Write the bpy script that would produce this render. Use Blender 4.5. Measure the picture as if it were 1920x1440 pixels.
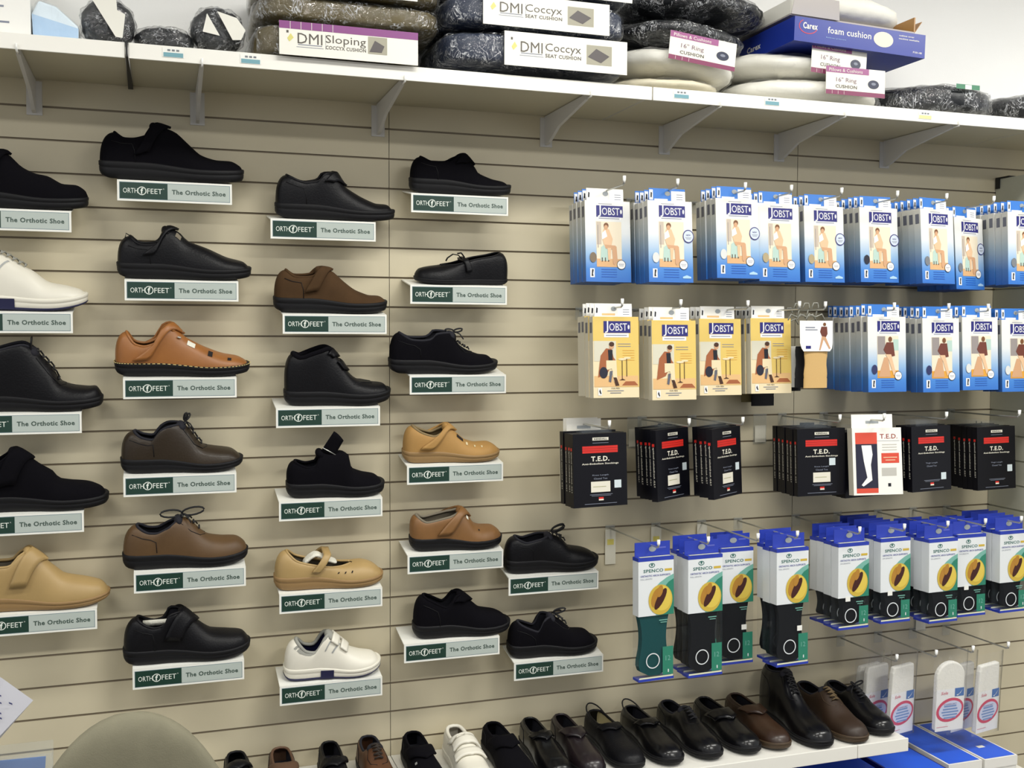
import bpy, bmesh, math, random
from mathutils import Vector, Matrix
random.seed(7)
for o in list(bpy.data.objects): bpy.data.objects.remove(o)
SC = bpy.context.scene
COL = SC.collection
# ------------------------------------------------------------------ camera
UN = .0762; ZT = 2.05                     # groove pitch, height of the first groove below the long shelf
FPX = 1977.0
ya, pi_, ro = .322215, .0488356, .0032444
def rotm():
    b = Matrix(((1,0,0),(0,0,-1),(0,1,0)))
    cy, sy = math.cos(ya), math.sin(ya); ry = Matrix(((cy,0,-sy),(0,1,0),(sy,0,cy)))
    cp, sp = math.cos(pi_), math.sin(pi_); rx = Matrix(((1,0,0),(0,cp,-sp),(0,sp,cp)))
    cr, sr = math.cos(ro), math.sin(ro); rz = Matrix(((cr,-sr,0),(sr,cr,0),(0,0,1)))
    return rz @ rx @ ry @ b
RM = rotm()
CP = Vector((-.56637, -2.70329, 1.52821))
cam = bpy.data.objects.new('camera', bpy.data.cameras.new('camera'))
COL.objects.link(cam); SC.camera = cam
cam.data.sensor_width = 36; cam.data.lens = FPX/1920*36; cam.data.clip_start = .05
m = Matrix((RM[0], -RM[1], -RM[2])).transposed().to_4x4(); m.translation = CP
cam.matrix_world = m
def at(u, v, d):                          # the point seen at (u, v) that stands d metres in front of the wall
    r = RM.transposed() @ Vector(((u-960)/FPX, (v-720)/FPX, 1))
    return CP + r*((-d-CP.y)/r.y)
# ------------------------------------------------------------------ light
W = bpy.data.worlds.new('world'); SC.world = W; W.use_nodes = True
W.node_tree.nodes['Background'].inputs[0].default_value = (.95, .97, 1, 1)
W.node_tree.nodes['Background'].inputs[1].default_value = .60
def area(name, loc, sx, sy, power, rx=0, col=(1, .985, .93)):
    l = bpy.data.lights.new(name, 'AREA'); l.shape = 'RECTANGLE'; l.size = sx; l.size_y = sy; l.energy = power; l.color = col
    o = bpy.data.objects.new(name, l); COL.objects.link(o); o.location = loc; o.rotation_euler = (rx, 0, 0)
    return o
for i, (x, y, p) in enumerate([(-1.9, -1.3, 19), (.35, -1.3, 28), (2.3, -1.3, 42), (-1.2, -3.0, 30), (1.4, -3.0, 46)]):
    area('ceiling_lamp_light', (x, y, 2.86), 1.22, .3, p)
VS = SC.view_settings
VS.view_transform = 'Standard'; VS.look = 'None'; VS.gamma = 1; VS.use_curve_mapping = False; VS.exposure = .12
# ------------------------------------------------------------------ materials
def lin(c):
    return tuple(((x/255)/12.92 if x/255 <= .04045 else ((x/255+.055)/1.055)**2.4) for x in c) + (1,)
MATS = {}
def mat(name, rgb, rough=.5, metal=0, coat=0, bump=None, mottle=0, mscale=8, spec=.5, voro=False):
    if name in MATS: return MATS[name]
    M = bpy.data.materials.new(name); M.use_nodes = True; nt = M.node_tree; B = nt.nodes['Principled BSDF']
    B.inputs['Base Color'].default_value = lin(rgb); B.inputs['Roughness'].default_value = rough
    B.inputs['Metallic'].default_value = metal; B.inputs['Coat Weight'].default_value = coat
    B.inputs['Coat Roughness'].default_value = .15
    B.inputs['Specular IOR Level'].default_value = spec
    tc = nt.nodes.new('ShaderNodeTexCoord')
    if mottle:
        n = nt.nodes.new('ShaderNodeTexNoise'); n.inputs['Scale'].default_value = mscale; n.inputs['Detail'].default_value = 5
        nt.links.new(tc.outputs['Object'], n.inputs['Vector'])
        r = nt.nodes.new('ShaderNodeValToRGB'); c = lin(rgb)
        r.color_ramp.elements[0].position = .3; r.color_ramp.elements[1].position = .7
        r.color_ramp.elements[0].color = tuple(x*(1-mottle) for x in c[:3])+(1,)
        r.color_ramp.elements[1].color = tuple(min(1, x*(1+mottle)) for x in c[:3])+(1,)
        nt.links.new(n.outputs['Fac'], r.inputs[0]); nt.links.new(r.outputs[0], B.inputs['Base Color'])
    if bump:
        if voro:
            n = nt.nodes.new('ShaderNodeTexVoronoi'); out = n.outputs['Distance']
        else:
            n = nt.nodes.new('ShaderNodeTexNoise'); n.inputs['Detail'].default_value = 4; out = n.outputs['Fac']
        n.inputs['Scale'].default_value = bump[0]
        nt.links.new(tc.outputs['Object'], n.inputs['Vector'])
        b = nt.nodes.new('ShaderNodeBump'); b.inputs['Strength'].default_value = bump[1]; b.inputs['Distance'].default_value = bump[2] if len(bump) > 2 else .002
        nt.links.new(out, b.inputs['Height']); nt.links.new(b.outputs[0], B.inputs['Normal'])
    MATS[name] = M; return M
def clear(name, rgb=(235, 240, 240), alpha=.12, rough=.08, bump=None, glare=.35, painted_glints=None):
    M = bpy.data.materials.new(name); M.use_nodes = True; nt = M.node_tree; nt.nodes.clear()
    out = nt.nodes.new('ShaderNodeOutputMaterial'); mx = nt.nodes.new('ShaderNodeMixShader'); mx2 = nt.nodes.new('ShaderNodeMixShader')
    tr = nt.nodes.new('ShaderNodeBsdfTransparent'); df = nt.nodes.new('ShaderNodeBsdfDiffuse'); gl = nt.nodes.new('ShaderNodeBsdfGlossy')
    df.inputs[0].default_value = lin(rgb); gl.inputs['Roughness'].default_value = rough
    lw_ = nt.nodes.new('ShaderNodeLayerWeight'); lw_.inputs[0].default_value = .5; fr = nt.nodes.new('ShaderNodeMath'); fr.operation = 'POWER'; fr.inputs[1].default_value = 4; nt.links.new(lw_.outputs['Facing'], fr.inputs[0])
    ad = nt.nodes.new('ShaderNodeMath'); ad.operation = 'MULTIPLY_ADD'; ad.inputs[1].default_value = .7; ad.inputs[2].default_value = glare*.06
    nt.links.new(fr.outputs[0], ad.inputs[0])
    mx.inputs[0].default_value = alpha
    nt.links.new(tr.outputs[0], mx.inputs[1]); nt.links.new(df.outputs[0], mx.inputs[2])
    nt.links.new(ad.outputs[0], mx2.inputs[0]); nt.links.new(mx.outputs[0], mx2.inputs[1]); nt.links.new(gl.outputs[0], mx2.inputs[2])
    nt.links.new(mx2.outputs[0], out.inputs[0])
    if bump:
        tc = nt.nodes.new('ShaderNodeTexCoord'); n = nt.nodes.new('ShaderNodeTexNoise'); n.inputs['Scale'].default_value = bump[0]; n.inputs['Detail'].default_value = 3
        n.inputs['Distortion'].default_value = 1.2
        nt.links.new(tc.outputs['Object'], n.inputs['Vector'])
        b = nt.nodes.new('ShaderNodeBump'); b.inputs['Strength'].default_value = bump[1]; b.inputs['Distance'].default_value = bump[2]
        nt.links.new(n.outputs['Fac'], b.inputs['Height'])
        for t in (gl,): nt.links.new(b.outputs[0], t.inputs['Normal'])
        if painted_glints:                         # glints painted into the film colour as thin white streaks
            n2 = nt.nodes.new('ShaderNodeTexNoise'); n2.inputs['Scale'].default_value = painted_glints[0]; n2.inputs['Detail'].default_value = 2.5; n2.inputs['Distortion'].default_value = 1.6
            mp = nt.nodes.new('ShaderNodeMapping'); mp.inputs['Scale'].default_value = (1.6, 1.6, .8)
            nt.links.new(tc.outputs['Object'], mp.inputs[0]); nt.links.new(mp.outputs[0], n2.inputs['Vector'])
            r1 = nt.nodes.new('ShaderNodeValToRGB'); e = r1.color_ramp.elements; w = painted_glints[1]
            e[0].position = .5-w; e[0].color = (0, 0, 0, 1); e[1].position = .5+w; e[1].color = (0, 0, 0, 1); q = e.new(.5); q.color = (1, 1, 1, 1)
            n3 = nt.nodes.new('ShaderNodeTexNoise'); n3.inputs['Scale'].default_value = painted_glints[0]*.6
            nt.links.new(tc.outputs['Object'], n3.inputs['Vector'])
            mr = nt.nodes.new('ShaderNodeMapRange'); mr.inputs[1].default_value = .44; mr.inputs[2].default_value = .6; mr.inputs[4].default_value = painted_glints[2]
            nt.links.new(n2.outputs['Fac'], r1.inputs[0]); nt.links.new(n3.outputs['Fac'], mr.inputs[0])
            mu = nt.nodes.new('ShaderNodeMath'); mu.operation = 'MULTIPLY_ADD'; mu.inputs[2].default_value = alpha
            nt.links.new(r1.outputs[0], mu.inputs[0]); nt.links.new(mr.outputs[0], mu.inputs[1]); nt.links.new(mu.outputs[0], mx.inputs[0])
    MATS[name] = M; return M
def grad(name, stops, rough=.35):          # printed vertical gradient, in object z (origin at the box centre)
    M = bpy.data.materials.new(name); M.use_nodes = True; nt = M.node_tree; B = nt.nodes['Principled BSDF']; B.inputs['Roughness'].default_value = rough
    tc = nt.nodes.new('ShaderNodeTexCoord'); sp = nt.nodes.new('ShaderNodeSeparateXYZ'); mp = nt.nodes.new('ShaderNodeMapRange')
    nt.links.new(tc.outputs['Object'], sp.inputs[0]); nt.links.new(sp.outputs['Z'], mp.inputs[0])
    mp.inputs[1].default_value = -.105; mp.inputs[2].default_value = .105
    r = nt.nodes.new('ShaderNodeValToRGB'); nt.links.new(mp.outputs[0], r.inputs[0])
    e = r.color_ramp.elements; e[0].position = stops[0][0]; e[0].color = lin(stops[0][1]); e[1].position = stops[-1][0]; e[1].color = lin(stops[-1][1])
    for p, c in stops[1:-1]: q = e.new(p); q.color = lin(c)
    nt.links.new(r.outputs[0], B.inputs['Base Color']); MATS[name] = M; return M
cream = mat('cream_laminate', (209, 199, 171), .45, bump=(60, .05), mottle=.035, mscale=5)
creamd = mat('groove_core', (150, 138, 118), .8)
white_wall = mat('white_paint', (242, 242, 240), .8, bump=(200, .1), mottle=.02, mscale=3)
shelfw = mat('white_shelf', (232, 230, 222), .4, mottle=.02, mscale=6)
metalw = mat('bracket_grey', (214, 212, 208), .5)
black = mat('black_plastic', (14, 14, 17), .5)
wire = mat('zinc_wire', (205, 206, 200), .3, .7)
tipm = mat('white_tip', (244, 244, 240), .4)
paper = mat('white_paper', (238, 238, 232), .6)
acryl = clear('clear_acrylic', (225, 232, 228), .12, .08)
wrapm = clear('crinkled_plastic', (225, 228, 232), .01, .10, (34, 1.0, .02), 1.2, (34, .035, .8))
wrapclr = clear('clear_case', (190, 204, 214), .018, .06, None, .15)
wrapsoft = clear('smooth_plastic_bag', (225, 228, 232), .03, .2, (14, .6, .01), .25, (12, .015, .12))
# ------------------------------------------------------------------ mesh helpers
def tag(o, label=None, cat=None, group=None, kind=None):
    if label: o['label'] = label
    if cat: o['category'] = cat
    if group: o['group'] = group
    if kind: o['kind'] = kind
    return o
def empty(name, loc=(0, 0, 0), rot=(0, 0, 0)):
    o = bpy.data.objects.new(name, None); COL.objects.link(o); o.location = loc; o.rotation_euler = rot; o.empty_display_size = .05
    return o
class MB:
    def __init__(s): s.v = []; s.f = []; s.m = []; s.mats = []; s.sm = []
    def mi(s, mt):
        if mt not in s.mats: s.mats.append(mt)
        return s.mats.index(mt)
    def add(s, vs, fs, mt, smooth=False):
        b = len(s.v); s.v += [tuple(v) for v in vs]; i = s.mi(mt)
        for f in fs: s.f.append([b+k for k in f]); s.m.append(i); s.sm.append(smooth)
    def box(s, x0, x1, y0, y1, z0, z1, mt):
        vs = [(x, y, z) for x in (x0, x1) for y in (y0, y1) for z in (z0, z1)]
        s.add(vs, [(0,1,3,2), (4,6,7,5), (0,4,5,1), (2,3,7,6), (0,2,6,4), (1,5,7,3)], mt)
    def poly(s, pts, y, mt):               # flat polygon in xz facing -y
        s.add([(p[0], y, p[1]) for p in pts], [tuple(range(len(pts)))], mt)
    def rect(s, x0, x1, z0, z1, y, mt): s.poly([(x0, z0), (x1, z0), (x1, z1), (x0, z1)], y, mt)
    def disc(s, cx, cz, rx, rz, y, mt, n=20, rot=0):
        c, q = math.cos(rot), math.sin(rot)
        s.poly([(cx+rx*math.cos(a)*c-rz*math.sin(a)*q, cz+rx*math.cos(a)*q+rz*math.sin(a)*c) for a in (2*math.pi*k/n for k in range(n))], y, mt)
    def ring(s, cx, cz, rx, rz, t, y, mt, n=24, a0=0, a1=2*math.pi):
        full = abs(a1-a0-2*math.pi) < 1e-6; N = n if full else n+1
        vs = []
        for k in range(N):
            a = a0+(a1-a0)*k/n
            vs += [(cx+rx*math.cos(a), y, cz+rz*math.sin(a)), (cx+(rx-t)*math.cos(a), y, cz+(rz-t)*math.sin(a))]
        fs = [(2*k, 2*((k+1) % N), 2*((k+1) % N)+1, 2*k+1) for k in range(n)]
        s.add(vs, fs, mt)
    def tube(s, pts, r, mt, n=6, cap=True, rr=None):
        pts = [Vector(p) for p in pts]; rings = []; up = Vector((0, 0, 1))
        vs = []
        for i, p in enumerate(pts):
            d = (pts[min(i+1, len(pts)-1)]-pts[max(i-1, 0)]).normalized()
            a = d.cross(up);
            if a.length < .1: a = d.cross(Vector((1, 0, 0)))
            a.normalize(); b = d.cross(a); q = rr[i] if rr else r
            vs += [p+(a*math.cos(2*math.pi*k/n)+b*math.sin(2*math.pi*k/n))*q for k in range(n)]
        fs = [(i*n+k, i*n+(k+1) % n, (i+1)*n+(k+1) % n, (i+1)*n+k) for i in range(len(pts)-1) for k in range(n)]
        if cap: fs += [tuple(range(n))[::-1], tuple((len(pts)-1)*n+k for k in range(n))]
        s.add(vs, fs, mt, True)
    def grid(s, rows, mt, closed=False, smooth=True):
        n = len(rows[0]); vs = [p for r in rows for p in r]
        fs = [(i*n+k, i*n+(k+1) % n, (i+1)*n+(k+1) % n, (i+1)*n+k) for i in range(len(rows)-1) for k in range(n if closed else n-1)]
        s.add(vs, fs, mt, smooth)
    def text(s, t, x, z, w, y, mt, h=None, bold=0, shear=0, rot90=False, halign='c'):
        vs, fs, tw, th = textmesh(t, bold, shear)
        k = w/tw if w else h/th; kz = (h/th) if h else k
        if halign == 'c': ox = -tw*k/2
        elif halign == 'l': ox = 0
        if rot90: s.add([(x-(q[1]-th/2)*kz, y, z+q[0]*k+ox) for q in vs], fs, mt)
        else: s.add([(x+q[0]*k+ox, y, z+q[1]*kz-th*kz/2) for q in vs], fs, mt)
    def build(s, name, parent=None, solid=0, loc=None, rot=None, bevel=0, sub=0, merge=False):
        me = bpy.data.meshes.new(name); me.from_pydata(s.v, [], s.f)
        for q in s.mats: me.materials.append(q)
        for p, i, k in zip(me.polygons, s.m, s.sm): p.material_index = i; p.use_smooth = k
        me.update()
        if merge:
            bm = bmesh.new(); bm.from_mesh(me); bmesh.ops.remove_doubles(bm, verts=bm.verts, dist=1e-5)
            bmesh.ops.recalc_face_normals(bm, faces=bm.faces); bm.to_mesh(me); bm.free()
        o = bpy.data.objects.new(name, me); COL.objects.link(o)
        if parent: o.parent = parent
        if loc: o.location = loc
        if rot: o.rotation_euler = rot
        if bevel: b = o.modifiers.new('b', 'BEVEL'); b.width = bevel; b.segments = 2; b.limit_method = 'ANGLE'
        if solid: b = o.modifiers.new('s', 'SOLIDIFY'); b.thickness = solid; b.offset = 0
        if sub: b = o.modifiers.new('u', 'SUBSURF'); b.levels = sub; b.render_levels = sub
        return o
def sgn(a, p): return math.copysign(abs(a)**p, a)
def puff(mb, a, b, c, e1, e2, mt, noise=0, seed=0, nu=40, nv=18, hole=0):
    rnd = random.Random(seed); ph = [rnd.uniform(0, 6.28) for _ in range(8)]
    rows = []
    for i in range(nv+1):
        v = -math.pi/2+math.pi*i/nv; row = []
        for j in range(nu):
            u = 2*math.pi*j/nu
            x = a*sgn(math.cos(v), e1)*sgn(math.cos(u), e2); y = b*sgn(math.cos(v), e1)*sgn(math.sin(u), e2); z = c*sgn(math.sin(v), e1)
            if noise:
                k = noise*(math.sin(5*u+ph[0])*math.cos(3*v+ph[1])+.6*math.sin(11*u+ph[2]+4*v)+.4*math.sin(17*u+ph[3]-9*v))
                l = math.sqrt((x/a)**2+(y/b)**2+(z/c)**2)+1e-6; x += k*x/a/l; y += k*y/b/l; z += k*z/c/l*.6
            row.append((x, y, z))
        rows.append(row)
    mb.grid(rows, mt, closed=True)
TXT = {}
def textmesh(t, bold=0, shear=0):
    key = (t, bold, shear)
    if key in TXT: return TXT[key]
    c = bpy.data.curves.new('t', 'FONT'); c.body = t; c.resolution_u = 2; c.offset = bold; c.shear = shear; c.space_character = 1.0+bold*3
    o = bpy.data.objects.new('t', c); COL.objects.link(o)
    bpy.context.view_layer.update()
    me = o.to_mesh(); vs = [(v.co.x, v.co.y) for v in me.vertices]; fs = [tuple(p.vertices) for p in me.polygons]
    o.to_mesh_clear(); bpy.data.objects.remove(o); bpy.data.curves.remove(c)
    x0 = min(v[0] for v in vs); x1 = max(v[0] for v in vs); y0 = min(v[1] for v in vs); y1 = max(v[1] for v in vs)
    TXT[key] = ([(v[0]-x0, v[1]-y0) for v in vs], fs, x1-x0, y1-y0); return TXT[key]
def copy_tree(o, parent=None):
    c = o.copy(); COL.objects.link(c); c.parent = parent
    for ch in o.children: copy_tree(ch, c)
    return c
# ------------------------------------------------------------------ setting
XL, XR = -2.44, 3.66
def slat_profile(z_hi, z_lo, zs, recess=.006, gap=.0048):
    """front profile (y, z) from top to bottom, with a T slot at every z in zs"""
    p = [(0, z_hi)]
    for z in zs:
        p += [(0, z+gap/2), (recess, z+gap/2+.001), (recess, z-gap/2-.002), (0, z-gap/2)]
    p.append((0, z_lo)); return p
mb = MB()
zs = [ZT-UN*n for n in range(0, 26)]
pr = slat_profile(2.113, 0, zs)
for i in range(5):
    x0 = XL+i*1.22+.0008; x1 = XL+(i+1)*1.22-.0008
    rows = [[(x0, y, z) for y, z in pr], [(x1, y, z) for y, z in pr]]
    b = len(mb.v); vs = rows[0]+rows[1]; n = len(pr)
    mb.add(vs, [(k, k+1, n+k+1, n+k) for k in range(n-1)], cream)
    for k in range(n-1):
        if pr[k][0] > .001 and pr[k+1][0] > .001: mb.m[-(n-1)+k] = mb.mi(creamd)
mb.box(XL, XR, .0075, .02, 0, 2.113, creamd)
tag(mb.build('wall_back'), kind='structure')
mb = MB(); mb.box(XL, XR, .0, .02, 2.1135, 2.9, white_wall)
tag(mb.build('wall_back_upper'), kind='structure')
mb = MB(); mb.box(XL, XR, -5, .02, 2.9, 2.92, white_wall)
tag(mb.build('ceiling'), kind='structure')
mb = MB(); mb.box(XL-2, XR+2, -12, .02, -.02, 0, mat('floor_carpet', (98, 92, 80), .4, mottle=.1, mscale=12))
tag(mb.build('floor'), kind='structure')
# side wing of slatwall standing out from the wall at the right
xw = 1.945; wc = mat('wing_grey', (196, 196, 178), .5, mottle=.03, mscale=5)
mb = MB(); pr = slat_profile(2.015, .71, [ZT-UN*n for n in range(2, 17)], .006)
n = len(pr)
mb.add([(xw+a, -.002, z) for a, z in pr]+[(xw+a, -.40, z) for a, z in pr], [(k, n+k, n+k+1, k+1) for k in range(n-1)], wc)
mb.box(xw+.0065, xw+.02, -.40, -.002, .71, 2.015, wc)
root = empty('slatwall_wing', (0, 0, 0)); tag(root, 'grey slatted wing panel standing out from the wall at the right edge', 'panel')
mb.build('slat_panel', root)
mb = MB(); mb.box(xw-.004, xw+.022, -.06, -.004, 2.0155, 2.020, black); mb.box(xw-.004, xw-.0005, -.02, -.004, 1.985, 2.0155, black)
mb.build('corner_bracket', root)
mb = MB(); mb.box(xw-.006, xw+.022, -.40, -.002, .700, .7095, mat('pale_trim', (236, 234, 226), .35)); mb.build('bottom_trim', root)
# ------------------------------------------------------------------ long top shelf
bounds = [(-1.842, -.6285, 'left'), (-.6215, .5935, 'middle'), (.5965, 1.8165, 'right'), (1.8195, 3.03, 'far right')]
rail_tags = {1: [(325, 100), (470, 112)], 2: [(1278, 178), (1448, 191)], 3: []}
under_shade = mat('shelf_underside_shade', (206, 200, 176), .5)  # darker tan than the board: shade put into the underside colour
for i, (x0, x1, w) in enumerate(bounds):
    r = empty('wall_shelf', ((x0+x1)/2, 0, 2.112)); hw = (x1-x0)/2
    tag(r, f'white metal wall shelf above the slatted wall, {w} section of the run', 'shelf', 'long shelf sections above the slatwall')
    mb = MB(); mb.box(-hw, hw, -.308, -.001, .0005, .016, shelfw); mb.box(-hw+.002, hw-.002, -.3065, -.0015, 0, .0005, under_shade); mb.build('shelf_board', r)
    mb = MB(); mb.box(-hw, hw, -.314, -.3085, -.010, .0225, mat('price_rail_white', (238, 236, 228), .35)); mb.build('price_rail', r, bevel=.001)
    for u, v in ([(325, 100), (470, 112)] if i == 1 else [(1278, 178), (1448, 191), (1735, 217)] if i == 2 else []):
        p = at(u, v, .3150); mb = MB(); X = p.x-(x0+x1)/2; Z = p.z-2.112
        mb.rect(X-.022, X+.022, Z-.009, Z+.011, -.3148, paper)
        mb.rect(X-.02, X+.02, Z-.008, Z+.001, -.3152, mat('teal_tag', (112, 160, 172), .5) if u < 1700 else mat('yellow_tag', (222, 216, 150), .5))
        for k in range(3): mb.rect(X-.012+k*.009, X-.006+k*.009, Z+.004, Z+.008, -.3152, mat('grey_ink', (120, 125, 130), .6))
        mb.build('price_label', r, solid=.0002)
r = empty('gap_shade_strip', (-.625, 0, 2.108)); tag(r, 'black wedge-shaped strip added as shade in the gap between two long shelf sections', 'strip')  # black filler added to stand for the shade in the open gap
mb = MB(); mb.add([(-.0018, -.318, -.004), (.0018, -.318, -.004), (.0055, -.001, -.004), (-.0055, -.001, -.004), (-.0018, -.318, .0035), (.0018, -.318, .0035), (.0055, -.001, .0035), (-.0055, -.001, .0035)], [(0,3,2,1), (4,5,6,7), (0,1,5,4), (1,2,6,5), (2,3,7,6), (3,0,4,7)], black)
mb.box(-.0018, .0018, -.318, -.3145, .0035, .028, black); mb.build('strip', r)
for i, x in enumerate([-1.22, -.836, -.473, -.029, .43, .784, 1.155, 1.522]):
    mb = MB(); t = .004
    vs = []
    prof = [(-.002, -.001), (-.29, -.001), (-.29, -.014), (-.10, -.045), (-.03, -.075), (-.002, -.078)]
    for s in (-t, t): vs += [(s, y, z) for y, z in prof]
    n = len(prof); fs = [tuple(range(n)), tuple(range(2*n-1, n-1, -1))]+[(k, k+n, (k+1) % n+n, (k+1) % n) for k in range(n)]
    mb.add(vs, fs, metalw)
    r = empty('shelf_bracket', (x, 0, 2.111))
    nm = ['first', 'first', 'second', 'third', 'fourth', 'fifth', 'sixth', 'seventh'][i]
    tag(r, f'grey metal bracket under the long shelf, {nm} from the left' if i else 'grey metal bracket under the long shelf beyond the left edge', 'bracket', 'brackets under the long shelf')
    mb.build('bracket_arm', r)
    mb = MB(); mb.box(-.017, .017, -.0035, -.0005, -.082, -.004, metalw); mb.build('wall_plate', r)
    mb = MB(); mb.tube([(0, -.292, -.012), (0, -.3165, -.012), (0, -.318, .002)], .0022, tipm); mb.build('front_clip', r)
# ------------------------------------------------------------------ shoes
def resample(prof, n=80):
    out = []
    m_ = len(prof)
    for i in range(m_-1):
        p0 = prof[max(i-1, 0)]; p1 = prof[i]; p2 = prof[i+1]; p3 = prof[min(i+2, m_-1)]
        for k in range(12):
            t = k/12; r = []
            for a in range(2):
                m1 = (p2[a]-p0[a])*.35; m2 = (p3[a]-p1[a])*.35
                r.append((2*t**3-3*t*t+1)*p1[a]+(t**3-2*t*t+t)*m1+(-2*t**3+3*t*t)*p2[a]+(t**3-t*t)*m2)
            out.append(tuple(r))
    out.append(prof[-1]); return out
def interp(tab, x):
    if x <= tab[0][0]: return tab[0][1]
    for a, b in zip(tab, tab[1:]):
        if x <= b[0]: return a[1]+(b[1]-a[1])*(x-a[0])/max(1e-9, b[0]-a[0])
    return tab[-1][1]
PLAN = [(0, 0), (.004, .26), (.012, .40), (.04, .58), (.1, .70), (.2, .74), (.35, .73), (.5, .81), (.62, .95), (.7, 1), (.8, .98), (.88, .88), (.94, .70), (.975, .49), (.99, .33), (.997, .18), (1, 0)]
class Shoe:
    """parametric shoe; x runs heel to toe, z up, origin under the heel"""
    def __init__(s, L, prof, xk, hw=.047, sole=(.036, .026), spring=.005, tuck=.004):
        s.L = L; s.hw = hw; s.sole = sole; s.spring = spring; s.tuck = tuck
        s.top = resample(prof); s.xt0 = prof[0][0]; s.xt1 = prof[-1][0]; s.tk = (xk-s.xt0)/(s.xt1-s.xt0)
        # monotone x
        q = [s.top[0]]
        for p in s.top[1:]:
            if p[0] > q[-1][0]+1e-5: q.append(p)
        s.top = q
    def zb(s, x):
        t = x/s.L
        return s.spring*max(0, (t-.7)/.3)**2 + .006*max(0, (.07-t)/.07)**2
    def zt(s, x):
        t = max(0, min(1, x/s.L)); k = min(1, max(0, (t-.3)/.4)); k = k*k*(3-2*k)
        return s.sole[0]+(s.sole[1]-s.sole[0])*k + s.spring*.75*max(0, (t-.7)/.3)**2
    def S(s, t, v, side, off=0):           # v: 0 at the sole, 1 at the rim or the ridge
        t = max(0, min(1, t)); w = s.hw*interp(PLAN, t)*.97
        xb = s.tuck*.5+t*(s.L-s.tuck); xt = s.xt0+t*(s.xt1-s.xt0)
        h = interp(s.top, xt); z0 = s.zt(xb)-.006
        h = max(h, z0+.002)
        r = 0
        if t < s.tk:
            q = t/s.tk; r = min(w*.72, .031*(math.sin(math.pi*min(1, q**.75)))**.6)
        th = v*math.pi/2; cz = math.sin(th)**.95; y = r+(w-r)*max(0, math.cos(th))**.75
        z = z0+(h-z0)*cz
        x = xb+(xt-xb)*v**1.15 - .007*math.sin(math.pi*v)*max(0, 1-t*9)
        y += off*math.cos(th)*(1 if w > 0 else 0); z += off*math.sin(th)
        return Vector((x, side*y, z))
    def ts(s, a=0, b=1, n=44):
        return [a+(b-a)*(.5*(1-math.cos(math.pi*i/n))*.6+.4*i/n) for i in range(n+1)]
    def upper(s, m_, lin_, root):
        mb = MB(); rows = []
        V = [i/11 for i in range(12)]
        for t in s.ts(): rows.append([s.S(t, v, -1) for v in V]+[s.S(t, v, 1) for v in reversed(V)])
        # leave the mouth open: drop the bridging quad where the rim is apart
        n = len(rows[0]); vs = [p for r in rows for p in r]; fs = []
        for i in range(len(rows)-1):
            for k in range(n-1):
                if k == 11 and (rows[i][11]-rows[i][12]).length+(rows[i+1][11]-rows[i+1][12]).length > .004: continue
                fs.append((i*n+k, i*n+k+1, (i+1)*n+k+1, (i+1)*n+k))
        mb.add(vs, fs, m_, True)
        o = mb.build('upper', root, merge=True)
        # lining and footbed
        mb = MB(); rows = []
        for t in s.ts(.02, min(.9, s.tk+.12), 20):
            rows.append([s.S(t, v, -1, -.0035)+Vector((0, 0, -.0015 if v > .9 else 0)) for v in V])
        mb.grid(rows, lin_)
        mb.grid([[Vector((p.x, -p.y, p.z)) for p in r] for r in rows], lin_)
        mb.grid([[s.S(t, .12, -1, -.004)+Vector((0, 0, .003)), s.S(t, .12, 1, -.004)+Vector((0, 0, .003))] for t in s.ts(.02, .8, 16)], lin_)
        mb.build('lining', root)
        return o
    def collar(s, m_, root, r=.0034, t1=None):
        t1 = t1 or s.tk*.97
        A = [s.S(t, 1, -1) for t in s.ts(.0, t1, 20)]; B = [s.S(t, 1, 1) for t in s.ts(.0, t1, 20)]
        mb = MB(); mb.tube(A[::-1]+B[1:], r, m_, 8); return mb.build('collar', root)
    def solep(s, m_, root, welt=None, outs=None):
        mb = MB(); N = 40
        xs = [s.L*(.5*(1-math.cos(math.pi*i/N))) for i in range(N+1)]
        def ringp(f, k, dz):
            R = []
            for x in xs: R.append((x if 0 < x < s.L else x, -(s.hw*interp(PLAN, x/s.L)*f+(.0 if x in (xs[0], xs[-1]) else .001)), x))
            pts = []
            for side in (1, -1):
                seq = xs if side == 1 else xs[-2:0:-1]
                for x in seq:
                    w = s.hw*interp(PLAN, x/s.L)*f
                    xx = s.L/2+(x-s.L/2)*(1-(1-f)*.35)
                    z = s.zb(x)+(s.zt(x)-s.zb(x))*k+dz
                    pts.append((xx, -side*w, z))
            return pts
        rows = [ringp(.84, 0, 0), ringp(.93, .07, 0), ringp(.99, .3, 0), ringp(1.0, .58, 0), ringp(.985, .62, 0), ringp(1.01, .66, 0), ringp(1.015, .92, 0), ringp(.97, 1, 0)]
        mb.grid(rows, m_, closed=True)
        b = len(mb.v); n = len(rows[0])
        mb.add(rows[0], [tuple(range(n))], m_); mb.add(rows[-1], [tuple(range(n))], m_)
        o = mb.build('sole', root, merge=True)
        if welt:
            mb = MB(); R = ringp(1.02, .96, 0)
            for i in range(0, n, 1):
                a = Vector(R[i]); c = Vector(R[(i+1) % n]); mb.tube([a, a.lerp(c, .6)], .0011, welt, 5)
            mb.build('welt_stitching', root)
        if outs:
            mb = MB(); rr = [ringp(.85, -.01, 0), ringp(.95, .05, 0), ringp(1.01, .22, 0), ringp(.95, .24, 0)]
            mb.grid(rr, outs, closed=True); mb.add(rr[0], [tuple(range(n))], outs); mb.build('outsole', root, merge=True)
            mb = MB(); mb.grid([[(s.L*(.36+.022*k), -s.hw*interp(PLAN, .36+.022*k)*1.01-.0012, f*s.sole[0]) for k in range(7)] for f in (.1, .45, .8)], outs)
            mb.build('shank_patch', root)
        return o
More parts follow.
